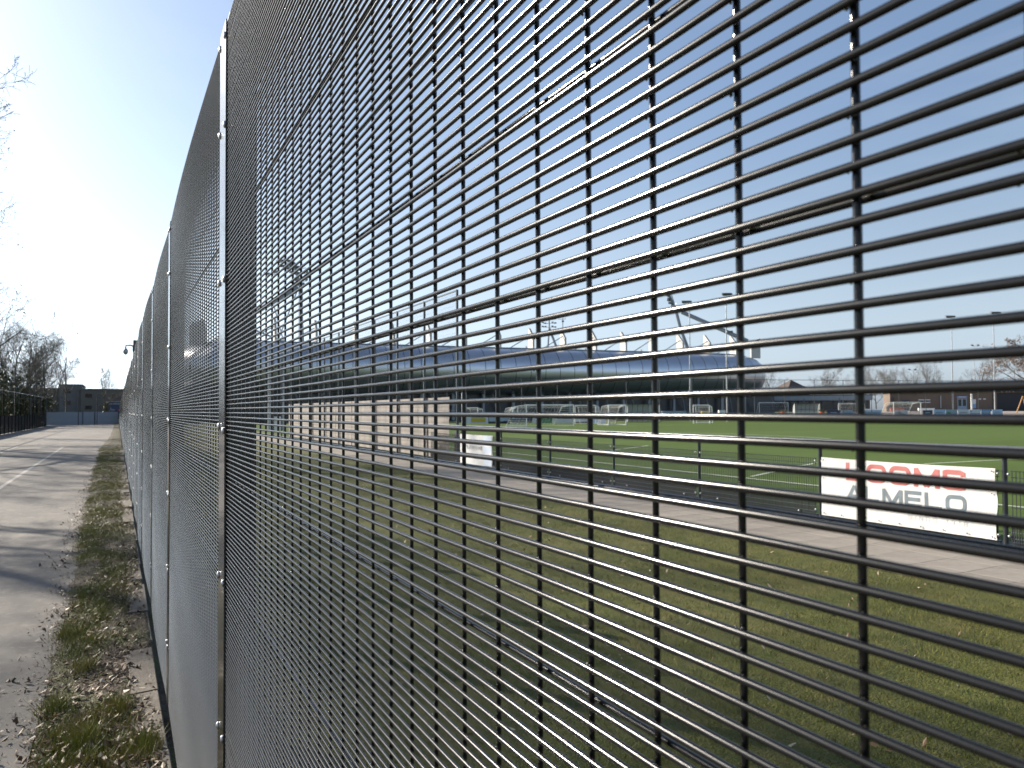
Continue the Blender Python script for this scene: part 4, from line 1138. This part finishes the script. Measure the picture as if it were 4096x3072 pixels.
def ring(l, k=1.0, n=20):
    (x, y), (tx_, ty_) = spath(l); nx, ny = ty_, -tx_
    return [(x + nx * RY * k * math.cos(2 * math.pi * j / n), y + ny * RY * k * math.cos(2 * math.pi * j / n), ZC + RZ * k * math.sin(2 * math.pi * j / n)) for j in range(n)]
npan = int(TOT / 3.1)
for i in range(npan):
    l0 = TOT * i / npan + .05; l1 = TOT * (i + 1) / npan - .05
    mb = MB(); vs = []
    n = 20; st = 2
    for s_ in range(st + 1): vs += ring(l0 + (l1 - l0) * s_ / st, 1.0, n)
    mb.add(vs, [(s_ * n + j, s_ * n + (j + 1) % n, (s_ + 1) * n + (j + 1) % n, (s_ + 1) * n + j) for s_ in range(st) for j in range(n)])
    mb.build('cladding_panel', 'clad', stad, smooth=True)
mb = MB(); n = 16; vs = []
ls = np.linspace(0, TOT, 60)
for l in ls: vs += ring(l, .985, n)
mb.add(vs, [(s_ * n + j, s_ * n + (j + 1) % n, (s_ + 1) * n + (j + 1) % n, (s_ + 1) * n + j) for s_ in range(59) for j in range(n)])
mb.build('tube_core', 'cladgap', stad)
MB().tube([(*spath(l)[0], 14.06) for l in np.linspace(30, TOT - 30, 50)], .22, 6).build('roof_gutter', 'steel', stad)
MB().box(((sL + sR) / 2, 24, 12.9), (sR - sL - 10, 44, .5)).build('roof', 'roof', stad)
lo = MB().box(((sL + sR) / 2, 20.5, 3.0), (sR - sL + 3, 38, 6.0)); lo.build('stand_wall', 'darkwall', stad)
for x in np.arange(sL + 4, sR - 2, 6.2):
    MB().box((x, .4, 2.8), (.5, .5, 5.6)).build('column', 'steel', stad)
    mb = MB(); mb.tube([(x + 1.6, -.2, 5.3), (x + 3.2, .9, 1.4)], .18, 5); mb.tube([(x + .4, -.6, 5.3), (x + 4.6, -.6, 5.3)], .15, 5); mb.build('stair_brace', 'steel', stad)
def s_of(px, py, off=2.2):
    v = ray(px, py); o_ = S0 + SN * off
    # intersect ground-plan ray with the facade line
    A = np.array([[v.x, -SU.x], [v.y, -SU.y]]); t = np.linalg.solve(A, np.array([o_.x, o_.y]))
    return t[1], t[0]
fins = [1402, 1557, 1708, 1856, 1997, 2126, 2255, 2379, 2496, 2614, 2717, 2820, 2930]
fs_ = [s_of(px, 1350)[0] for px in fins]
step = (fs_[-1] - fs_[3]) / (len(fs_) - 4)
xs_f = [fs_[3] + step * (k - 3) for k in range(len(fs_))]
fin_me = MB().prism([(0.0, 13.7), (2.3, 13.7), (2.3, 18.6), (1.85, 18.4), (0.0, 16.6)], lambda a, b, s_: ((s_ - .5) * .42, a + .7, b)).mesh('roof_fin', 'concrete')
for k, x in enumerate([xs_f[0] - step * 2, xs_f[0] - step] + xs_f):
    inst('roof_fin', fin_me, stad, (x, 0, 0))
    MB().tube([(x - .2, 1.6, 17.0), (x - step * .72, 1.6, 14.1)], .10, 6).build('stay_rod', 'steel', stad)
    if k % 2: MB().prism([(0, 13.7), (.9, 13.7), (.55, 15.0)], lambda a, b, s_: (x + 2.4 + (s_ - .5) * .35, a + 10, b + .6)).build('rear_fin', 'concrete', stad)
side_me = MB().prism([(0.0, 13.7), (2.6, 13.7), (2.6, 18.4), (0.6, 17.6), (0, 16.8)], lambda a, b, s_: (a, (s_ - .5) * .42, b)).mesh('roof_fin', 'concrete')
for y in (6, 13, 20): inst('roof_fin', side_me, stad, (sL + .5, y, 0))
for y in (4, 11): inst('roof_fin', side_me, stad, (sR - 3, y, 0), None, (1, 1, 1))

def lamp_rows(mb, c, rows, cols, dx, dz, ax, ay, size=.5):
    for r_ in range(rows):
        for k in range(cols):
            u = (k - (cols - 1) / 2) * dx
            mb.box((c[0] + ax * u, c[1] + ay * u, c[2] - r_ * dz), (size, size * .7, size * .55), rz=YAW)
# left corner mast
d = 142
bz = at(1205, 1375, d); tz = at(1180, 1035, d)
ml = thing('stadium_floodlight_mast', 'big floodlight mast with tiers of lamps above the left end of the stadium', 'floodlight mast', (bz.x, bz.y, 0), 0, 'stadium floodlight masts')
og = (bz.x, bz.y, 0)
mb = MB(); mb.tube([(bz.x, bz.y, 0), at(1203, 1150, d)], [.55, .4], 8); mb.tube([at(1203, 1150, d), at(1170, 1036, d)], [.35, .22], 8)
mb.tube([at(1214, 1380, d), at(1203, 1150, d)], .16, 6); mb.build('mast', 'steel', ml, og)
mb = MB(); mb.tube([at(1000, 1262, d - 4), at(1190, 1148, d)], .5, 8); mb.tube([at(1108, 1372, d), at(1190, 1160, d)], .12, 5); mb.tube([at(1136, 1372, d), at(1095, 1220, d)], .12, 5); mb.tube([at(1020, 1320, d), at(1130, 1365, d)], .18, 5); mb.tube([at(1020, 1360, d), at(1140, 1375, d)], .14, 5); mb.build('roof_beam', 'steel', ml, og)
mb = MB()
for k, (a, b, yy_) in enumerate(((1112, 1176, 1045), (1120, 1190, 1062), (1063, 1120, 1093), (1150, 1225, 1070), (1165, 1232, 1092), (1178, 1228, 1122), (1180, 1220, 1137))):
    for px in np.arange(a, b, 15):
        c = at(px, yy_ + rg.uniform(-4, 4) - (px - a) * .08, d); mb.box(c, (.62, .5, .42), rz=YAW)
    mb.tube([at(a, yy_ + 6, d), at(b, yy_ + 2, d)], .07, 4)
mb.build('lamp_bank', 'lamp', ml, og)
# middle mast (far stand)
d = 205
b0 = at(2203, 1390, d); og = (b0.x, b0.y, 0)
mm_ = thing('stadium_floodlight_mast', 'distant A-frame floodlight mast with three lamp rows behind the stadium roof', 'floodlight mast', og, 0, 'stadium floodlight masts')
mb = MB(); mb.tube([at(2185, 1480, d), at(2196, 1315, d)], .28, 6); mb.tube([at(2245, 1440, d), at(2198, 1315, d)], .34, 6); mb.tube([at(2198, 1330, d), at(2196, 1272, d)], .2, 6)
mb.tube([(at(2215, 1390, d).x, at(2215, 1390, d).y, 0), at(2204, 1395, d)], .4, 6); mb.build('mast', 'steel', mm_, og)
mb = MB()
for yy_ in (1276, 1291, 1306):
    for px in (2171, 2182, 2210, 2221): mb.box(at(px, yy_ + rg.uniform(-2, 2), d), (.5, .45, .32), rz=YAW)
    mb.tube([at(2172, yy_ + 3, d), at(2219, yy_ + 3, d)], .06, 4)
mb.build('lamp_bank', 'lamp', mm_, og)
# antenna
b0 = at(2251, 1390, 200)
an = thing('antenna_mast', 'thin antenna mast above the stadium roof right of the A-frame floodlights', 'antenna', (b0.x, b0.y, 0)); og = (b0.x, b0.y, 0)
MB().tube([(b0.x, b0.y, 0), at(2251, 1270, 200)], .11, 5).build('pole', 'steel', an, og)
mb = MB(); mb.tube([at(2232, 1277, 200), at(2262, 1276, 200)], .07, 4); mb.tube([at(2262, 1276, 200), at(2262, 1268, 200)], .07, 4); mb.tube([at(2247, 1285, 200), at(2256, 1285, 200)], .25, 5); mb.build('crossarm', 'steel', an, og)
# right mast
d = 192
b0 = at(2755, 1420, d); og = (b0.x, b0.y, 0)
mr = thing('stadium_floodlight_mast', 'leaning floodlight mast with lamp ladder above the right end of the stadium', 'floodlight mast', og, 0, 'stadium floodlight masts')
mb = MB(); mb.tube([at(2700, 1230, d), at(2722, 1315, d)], .42, 8); mb.tube([at(2720, 1312, d), at(2748, 1400, d)], .26, 6); mb.tube([at(2724, 1312, d), at(2757, 1400, d)], .26, 6)
mb.tube([(b0.x, b0.y, 0), at(2752, 1402, d)], .5, 6); mb.tube([at(2700, 1232, d), at(2674, 1170, d)], .3, 6); mb.tube([at(2698, 1215, d), at(2682, 1165, d)], .1, 4); mb.build('mast', 'steel', mr, og)
mb = MB(); mb.tube([at(2725, 1247, d), at(2990, 1364, d)], .55, 8); mb.build('roof_beam', 'steel', mr, og)
mb = MB()
for k, (px, py) in enumerate(((2670, 1181), (2676, 1184), (2675, 1195), (2682, 1193), (2674, 1201), (2683, 1202), (2679, 1212), (2687, 1213), (2690, 1222))): mb.box(at(px, py, d), (.75, .5, .5), rz=YAW)
mb.box(at(2697, 1226, d), (1.3, 1.3, .2)); mb.tube([at(2702, 1222, d), at(2706, 1212, d)], .05, 4); mb.build('lamp_bank', 'lamp', mr, og)

# ================================================================== training pitch light poles
def light_pole(px, ytop, d, base, label, arm=0, lamps=3, r_=.13):
    p = at(px, 1600, d); zt = at(px, ytop, d).z - base
    o = thing('light_pole', label, 'light pole', (p.x, p.y, base), -YAW, 'training pitch light poles')
    MB().tube([(0, 0, 0), (0, 0, zt * .5), (0, 0, zt)], [r_, r_ * .8, r_ * .55], 8).build('pole', 'zinc', o)
    mb = MB(); k = d / FPX
    mb.tube([(-k * 14 + arm * k, 0, zt + k * 2), (k * 14 + arm * k, 0, zt)], .05, 5)
    for i in range(lamps):
        x = (-12 + 24 * i / max(1, lamps - 1)) * k + arm * k
        mb.box((x, -.1, zt + .32), (.62, .55, .3), rx=.35)
    mb.build('lamp_bank', 'lamp', o)
    st = MB()
    for z in np.arange(2.5, zt - 1, 1.1): st.box((0, 0, z), (.34, .06, .05))
    st.build('climbing_rung', 'zinc', o)
    return o
light_pole(2761, 1214, 122, 0, 'tall light pole in front of the stadium, left of the pair', -12)
light_pole(2908, 1184, 114, 0, 'tall light pole in front of the stadium end, right of the pair', 3, 4)
lp = MB().box(at(2918, 1328, 113.8), (.9, .5, .35), rz=-YAW); o = lp.build('floodlight', 'lamp', None); tag(o, 'single floodlight clamped half way up the right tall pole', 'floodlight')
light_pole(3811, 1272, 146, .9, 'tall light pole left of the clubhouse door', -6)
light_pole(3979, 1257, 140, .9, 'tall light pole right of the info pillar', 8)
light_pole(3900, 1385, 215, TZ, 'smaller distant light pole above the round bare tree', 3, 2, .1)
light_pole(3748, 1451, 270, TZ, 'tiny distant light pole above the bushy bare tree', 4, 2, .12)
light_pole(3656, 1481, 250, TZ, 'short pale light pole in front of the bare treeline', -6, 2, .16)
light_pole(2629, 1430, 125, 0, 'thin grey pole in front of the stadium, left of the tall pair', 0, 1, .06)
light_pole(3365, 1460, 190, TZ, 'thin plain pole left of the first right vertical wire', 0, 1, .06)

# ================================================================== ROAD END: hoarding, building, trailer, cctv
hy = 128.5
hd = thing('site_hoarding', 'blue grey sheet hoarding closing the far end of the road', 'hoarding', (-9.2, hy, 0))
x = -9.2; k = 0
hp = MB()
for j in range(7): hp.box((j * .17 + .06, 0, 0.93), (.11, .05, 1.86)); hp.box((j * .17 + .14, .02, 0.93), (.07, .03, 1.86))
hp_me = hp.mesh('sheet_panel', 'hoard')
for k in range(8): inst('sheet_panel', hp_me, hd, (k * 1.16, 0, 0), None, (1, 1, 1.01 + .01 * (k % 3)))
for k in range(8): inst('sheet_panel', hp_me, hd, (8 * 1.16 + .15 + k * 1.16, 5.0, 0), None, (1, 1, .9))
ps = MB().box((0, -.06, 1.0), (.09, .09, 2.0)).mesh('post', 'darksteel')
for x in (0, 4.64, 6.2, 9.34): inst('post', ps, hd, (x, 0, 0))
tl = MB().tube([(0, 0, 0), (0, 0, 4.8)], .055, 6)
for k, px in enumerate((196, 317, 389)):
    p = at(px, 1690, 112); o = inst('pole', tl.mesh('pole', 'darksteel'), None, (p.x, 126, 0), None, (1, 1, (.95, 1.02, .9)[k]))
    tag(o, ['thin dark pole at the left end of the hoarding', 'thin dark pole in the middle before the hoarding', 'thin dark pole before the hoarding step at the right'][k], 'pole', 'thin poles before the hoarding')
# screen fence at left
sf = thing('screen_fence', 'black screened fence along the left side of the road', 'fence', (-9.2, 20, 0), math.atan2(1.0, 98))
sf.rotation_euler = (0, 0, -math.atan2(0.85, 97))
sp_ = MB()
for j in range(11): sp_.box((0, 1.2, .11 + j * .142), (.03, 2.36, .128))
sp_me = sp_.mesh('slat_panel', 'black'); pp = MB().box((0, 0, .82), (.07, .07, 1.64)).mesh('post', 'black')
for k in range(40): inst('slat_panel', sp_me, sf, (0, k * 2.42 + .04, 0)); inst('post', pp, sf, (.02, k * 2.42, 0))
nf_ = thing('net_fence', 'thin poles carrying a rope line above the black screen fence', 'net fence', (-9.5, 20, 0)); nf_.rotation_euler = sf.rotation_euler
npm = MB().tube([(0, 0, 0), (0, 0, 3.9)], .05, 6).mesh('pole', 'black')
for k in range(25): inst('pole', npm, nf_, (0, k * 4.0, 0), None, (1, 1, 1))
MB().tube([(0, 0, 3.9), (0, 97, 3.85)], .035, 5).build('top_rope', 'zinc', nf_)
inst('pole', MB().box((0, 0, 1.5), (.18, .18, 3.0)).mesh('end_post', 'zinc'), nf_, (.15, 97.2, -.2), None, (1, 1, .6))
p = at(58, 1700, 84)
tag(MB().box((p.x + .1, p.y, .75), (.12, .02, .6)).build('marker_plate', 'boardteal', None), 'small pale marker plate on the black screen fence', 'plate')
tp = at(62, 1480, 84); tag(MB().tube([(tp.x, tp.y, 0), (tp.x, tp.y, tp.z)], .08, 6).build('pole', 'darksteel', None, (tp.x, tp.y, 0)), 'taller dark pole rising above the black screen fence', 'pole')
# grey block behind
d = 205
def block(px0, px1, ytop, d, depth, name, m, parent, og, rows=2):
    a = at(px0, 1650, d); b = at(px1, 1650, d); zt = at(px0, ytop, d).z
    w = b.x - a.x; x0 = a.x; y0 = (a.y + b.y) / 2
    MB().box((x0 + w / 2, y0 + depth / 2, zt / 2), (w, depth, zt)).build('wall', m, parent, og)
    MB().box((x0 + w / 2, y0 + depth / 2, zt + .15), (w + .5, depth + .5, .3)).build('roof', 'roof', parent, og)
    for r_ in range(rows):
        for k in range(int(w / 3.2)):
            f_ = MB().box((x0 + 1.8 + k * 3.2, y0 - .03, zt - 1.6 - r_ * 3.2), (1.9, .08, 1.3)).build('window', 'bld', parent, og)
            MB().box((x0 + 1.8 + k * 3.2, y0 - .07, zt - 1.6 - r_ * 3.2), (1.6, .06, 1.05)).build('pane', 'glass', f_, og)
a = at(340, 1650, d); og = (a.x, a.y, 0)
gb = thing('office_block', 'wide grey brown flat roofed block with a taller part beyond the hoarding', 'building', og)
block(60, 250, 1556, d, 20, 0, 'bld2', gb, og); block(238, 326, 1541, d - 2, 24, 0, 'bld', gb, og, 3); block(326, 560, 1560, d, 20, 0, 'bld2', gb, og)
# trailer
a = at(433, 1612, 158); b = at(500, 1612, 158)
tr_ = thing('lorry_trailer', 'dark blue lorry trailer with white script and red stripes behind the hoarding', 'lorry trailer', (a.x, a.y, 0)); og = (a.x, a.y, 0)
w = 11.5; zt = at(433, 1607, 158).z
MB().box((a.x + w / 2, a.y + 1.2, (zt + 1.1) / 2), (w, 2.4, zt - 1.1)).build('box_body', 'truck', tr_, og)
MB().box((a.x + w / 2, a.y + 1.2, zt + .03), (w + .05, 2.45, .14)).build('roof_edge', 'boardteal', tr_, og)
MB().box((a.x + w / 2, a.y - .01, zt - .45), (w - .2, .02, .2)).build('stripe', 'hoard', tr_, og)
mb = MB(); stroke(mb, [(.1, 0), (.5, .9), (.45, .2), (.7, .5), (.8, .15), (1.0, .45), (1.1, .15), (1.3, .45), (1.4, .15), (1.8, .4)], .1, lambda u, v: (a.x + .2 + u * .62, a.y - .02, zt - 2.0 + v)); mb.build('script', 'hoard', tr_, og)
for z in (zt - 1.75, 1.25): MB().box((a.x + 2.4, a.y - .015, z), (1.1, .02, .28)).build('red_mark', 'truckred', tr_, og)
for x in (1.5, 2.7, 9.5, 10.7): MB().tube([(a.x + x, a.y + .1, .5), (a.x + x, a.y + .4, .5)], .5, 14).build('wheel', 'black', tr_, og)
# dome camera on a pole in the fence line
py_ = 26.0; px_ = 0.46
cc = thing('dome_camera', 'grey dome security camera on a bracket above the mesh fence', 'security camera', (px_, py_, 0))
MB().tube([(0, 0, 0), (0, 0, 4.12)], .045, 8).build('pole', 'darksteel', cc)
mb = MB(); mb.box((0, 0, 3.86), (.12, .12, .2)); mb.tube([(0, 0, 3.92), (-.12, 0, 3.96), (-.24, 0, 3.95), (-.25, 0, 3.86)], .022, 8); mb.build('bracket', 'darksteel', cc)
dm = MB().lathe((-.25, 0, 3.66), [(.015, 0), (.048, .025), (.066, .06), (.074, .10), (.064, .15), (.03, .2)], 12).build('housing', 'zinc', cc, smooth=True)

# ================================================================== TREES
def tree_meshes(seed, H, spread, trunk_r, levels=4, dens=1.0, bare_to=0.25, buds=0, leafm=None, upright=0.5, sides=3, leafn=0, rmin=.006):
    rr = random.Random(seed); tb = MB(); cb = MB(); tips = []
    def branch(p, d_, L, r_, lv):
        n = 5 if lv == 0 else 4 if lv < 3 else 3 if lv == 3 else 2
        pts = [p.copy()]; rad = [r_]; dd = d_.copy(); q = p.copy()
        wob = (0.06, 0.16, 0.22, 0.3, 0.35)[min(lv, 4)]
        for i in range(n):
            dd = (dd + Vector((rr.gauss(0, wob), rr.gauss(0, wob), rr.gauss(0, wob) + (0.05 + upright * .12 if lv else 0)))).normalized()
            q = q + dd * (L / n); pts.append(q.copy()); rad.append(max(r_ * (1 - (i + 1) / n * (0.72 if lv == 0 else 0.85)), rmin if lv > 2 else .012))
        (tb if lv < 2 else cb).tube(pts, rad, (8, 5, 4, 3, 3)[min(lv, 4)] if sides == 3 else 6, cap=False)
        if lv >= levels - 1: tips.append(pts[-1]); tips.append(pts[len(pts) // 2])
        if lv < levels:
            cnt = int((10, 8, 7, 6, 5)[lv] * dens * (0.8 + .4 * rr.random()))
            t0 = bare_to if lv == 0 else 0.22
            for k in range(cnt):
                t = t0 + (1 - t0) * ((k + rr.random()) / cnt); f_ = t * n; i = min(int(f_), n - 1)
                base = pts[i].lerp(pts[i + 1], f_ - i); ax = (pts[i + 1] - pts[i]).normalized()
                ang = rr.uniform(0, 6.283); side = ax.orthogonal().normalized(); side.rotate(Matrix.Rotation(ang, 3, ax))
                el = rr.uniform(.45, 1.0) * spread if lv == 0 else rr.uniform(.55, .95)
                nd = (ax * math.cos(el) + side * math.sin(el)).normalized()
                ln_ = L * ((.62 - .30 * t) if lv == 0 else (.62 - .22 * t)) * rr.uniform(.75, 1.2)
                rb_ = max((r_ * (1 - .7 * t)) * .55, .006)
                branch(base, nd, ln_, rb_, lv + 1)
    branch(Vector((0, 0, -.1)), Vector((rr.uniform(-.05, .05), rr.uniform(-.05, .05), 1)), H * .86, trunk_r, 0)
    out = [('trunk', tb.mesh('trunk', 'bark', True)), ('crown', cb.mesh('crown', 'twig'))]
    if buds or leafn:
        g = np.random.RandomState(seed); tp_ = np.array([tuple(t) for t in tips])
        m_ = leafn or buds
        c = tp_[g.randint(0, len(tp_), m_)] + g.randn(m_, 3) * (.16 if leafn else .05)
        v = c[:, None, :] + g.randn(m_, 3, 3) * (.085 if leafn else .035)
        me = bpy.data.meshes.new('foliage')
        me.vertices.add(m_ * 3); me.vertices.foreach_set('co', v.astype(np.float32).ravel()); me.loops.add(m_ * 3); me.loops.foreach_set('vertex_index', np.arange(m_ * 3, dtype=np.int32))
        me.polygons.add(m_); me.polygons.foreach_set('loop_start', np.arange(0, m_ * 3, 3, dtype=np.int32)); me.update(); me.validate()
        me.materials.append(MT[leafm or 'bud']); out.append(('foliage' if leafn else 'buds', me))
    return out
def place_tree(ms, label, loc, rz, s, group, name='bare_tree', sz=None):
    t = thing(name, label, 'tree', loc, rz, group); t.scale = (s, s, sz or s)
    for nm, me in ms: inst(nm, me, t)
    return t
TA = tree_meshes(1, 16, 1.0, .24, 4, .9, .22, buds=900)
TB = tree_meshes(2, 16, .85, .22, 4, .9, .28, buds=900, upright=.8)
TC = tree_meshes(3, 12, 1.1, .20, 4, .95, .2, buds=1500)
TD = tree_meshes(4, 20, 1.15, .36, 4, 1.0, .2, buds=9000, upright=.3, rmin=.010)
TO = tree_meshes(6, 15, 1.2, .32, 4, .9, .2, leafm='oakleaf', leafn=12000, upright=.3)
G1 = 'bare trees along the left side of the road'
# trees left of the road: near ones stand outside the frame and throw the shadows on the road
near = [(-10.8, 50, 0.3, 1.08, TD), (-12.5, 30, 2.0, .82, TD), (-13.5, 57, 4.0, .9, TD), (-14.0, 21, 5.2, .7, TB), (-19, 38, 1.3, .9, TA), (-17.5, 64, 2.3, 1.0, TA), (-12.0, 75, 3.3, .8, TB), (-16, 48, 3.9, .95, TA)]
nl = ['large bare tree whose twigs reach into the left edge of the picture', 'big bare tree left of the frame beside the near road', 'big bare tree standing left of the black screen fence', 'slender bare tree left of the frame near the camera', 'bare tree behind the nearest roadside trees', 'bare tree behind the screen fence beyond the large twiggy one', 'slim bare tree close behind the screen fence at left', 'bare tree between the large roadside trees at left']
for (x, y, rz, s, ms), l in zip(near, nl): place_tree(ms, l, (x, y, 0), rz, s, G1)
fl = [(20, 96, 1325, TA), (62, 104, 1318, TB), (105, 118, 1338, TA), (140, 128, 1345, TB), (178, 138, 1365, TA), (5, 120, 1350, TB), (80, 142, 1352, TC), (160, 108, 1420, TC), (40, 112, 1370, TC), (118, 100, 1395, TC), (205, 160, 1430, TC), (186, 122, 1450, TC)]
ll = ['tall bare tree at the left frame edge behind the rope line', 'tallest bare tree of the left clump', 'bare tree in the middle of the left clump', 'bare tree right of the middle of the left clump', 'rightmost tall bare tree of the left clump', 'bare tree deep behind the left clump at the frame edge', 'smaller bare tree at the back of the left clump', 'small bare tree low in the right of the left clump', 'small bare tree low in the left of the left clump', 'spreading small bare tree before the left clump', 'small bare tree between left clump and lone road end tree', 'low bare tree over the end of the screen fence']
for k, ((px, d, yt, ms), l) in enumerate(zip(fl, ll)):
    p = at(px, 1650, d); h = at(px, yt, d).z; base = {id(TA): 16, id(TB): 16, id(TC): 12}[id(ms)]
    place_tree(ms, l, (p.x, p.y, 0), k * 1.7, h / base, G1)
for px, d, yt, ms, l, rz in ((265, 152, 1382, TB, 'lone upright bare tree behind the hoarding', .8), (423, 146, 1480, TC, 'bare tree with ivy clad trunk beside the blue trailer', 2.2)):
    p = at(px, 1650, d); h = at(px, yt, d).z; base = 16 if ms is TB else 12
    t = place_tree(ms, l, (p.x, p.y, 0), rz, h / base, 'bare trees at the end of the road')
    if ms is TC:
        g = np.random.RandomState(9); n = 900; a = g.rand(n) * 6.28; z = 4.4 * g.rand(n) ** 1.3; r_ = .35 + .35 * g.rand(n) * (1 - z / 7)
        c = np.stack([np.cos(a) * r_, np.sin(a) * r_, z], 1); tri_cloud('ivy', (c[:, None, :] + g.randn(n, 3, 3) * .13).reshape(-1, 3), 'ivy', t, kind=None)
# olive undergrowth behind the screen fence
g = np.random.RandomState(12)
for k, (px, d, yt, wd) in enumerate(((10, 92, 1450, 2.6), (45, 104, 1490, 2.4), (92, 108, 1470, 2.8), (140, 118, 1530, 2.6), (172, 122, 1560, 2.2), (-60, 80, 1440, 3))):
    p = at(px, 1650, d); h = at(px, yt, d).z
    o = thing('shrub', ['olive ivy clad shrub at the left frame edge behind the rope line', 'olive shrub second behind the rope line', 'broad olive shrub in the middle behind the screen fence', 'darker olive shrub near the right of the screen fence', 'low shrub at the end of the screen fence', 'olive shrub left of the frame behind the screen fence'][k], 'shrub', (p.x - 1, p.y, 0), 0, 'olive shrubs behind the screen fence')
    n = 2600; c = g.randn(n, 3) * [wd * .45, wd * .45, h * .2] + [0, 0, h * .45]; c += .5 * np.sin(c[:, ::-1] * 2.1); c[:, 2] = np.abs(c[:, 2])
    tri_cloud('foliage', (c[:, None, :] + g.randn(n, 3, 3) * .16).reshape(-1, 3), 'bush', o, kind=None)
    st = MB()
    for j in range(5): st.tube([(g.uniform(-.4, .4), g.uniform(-.4, .4), 0), (g.uniform(-1, 1), g.uniform(-1, 1), h * .7)], [.08, .02], 4)
    st.build('stem', 'bark', o)
# trees behind the clubhouse
ft = [(3100, 215, 1484, TC), (3283, 214, 1474, TC), (3335, 240, 1510, TC), (3470, 222, 1466, TC), (3545, 250, 1487, TA), (3600, 252, 1490, TC), (3660, 250, 1488, TB), (3710, 232, 1460, TB), (3775, 228, 1500, TC), (3909, 214, 1440, TC), (3505, 262, 1495, TA), (3575, 268, 1492, TB), (3630, 266, 1489, TA), (3060, 260, 1520, TC), (3400, 262, 1515, TA), (3840, 262, 1520, TC), (3960, 262, 1525, TC)]
fll = ['bare tree right of the rounded stadium end', 'round bare tree above the canteen roof', 'thin distant bare tree right of the round one', 'bushy bare tree left of the right vertical wire', 'first bare tree of the distant treeline', 'low bare tree inside the distant treeline', 'bare tree behind the short pale light pole', 'spiky bare tree with two tall leaders', 'low bushy tree right of the spiky bare tree', 'large round bare tree above the clubhouse door', 'bare tree at the back left of the treeline', 'bare tree at the back of the treeline middle', 'bare tree at the back right of the treeline', 'faint tree beside the stadium end', 'faint distant tree above the canteen end', 'faint distant tree left of the round bare tree', 'faint distant tree right of the round bare tree']
for k, ((px, d, yt, ms), l) in enumerate(zip(ft, fll)):
    p = at(px, 1632, d); h = at(px, yt, d).z - TZ; base = {id(TA): 16, id(TB): 16, id(TC): 12}[id(ms)]
    place_tree(ms, l, (p.x, p.y, TZ), k * 2.3 + .5, h / base * 1.12, 'bare trees behind the clubhouse', sz=h / base)
p = at(4110, 1632, 190); place_tree(TO, 'oak with brown withered leaves at the right edge behind the clubhouse', (p.x, p.y, TZ), 1.0, (at(4110, 1318, 190).z - TZ) / 15, None, 'oak_tree')
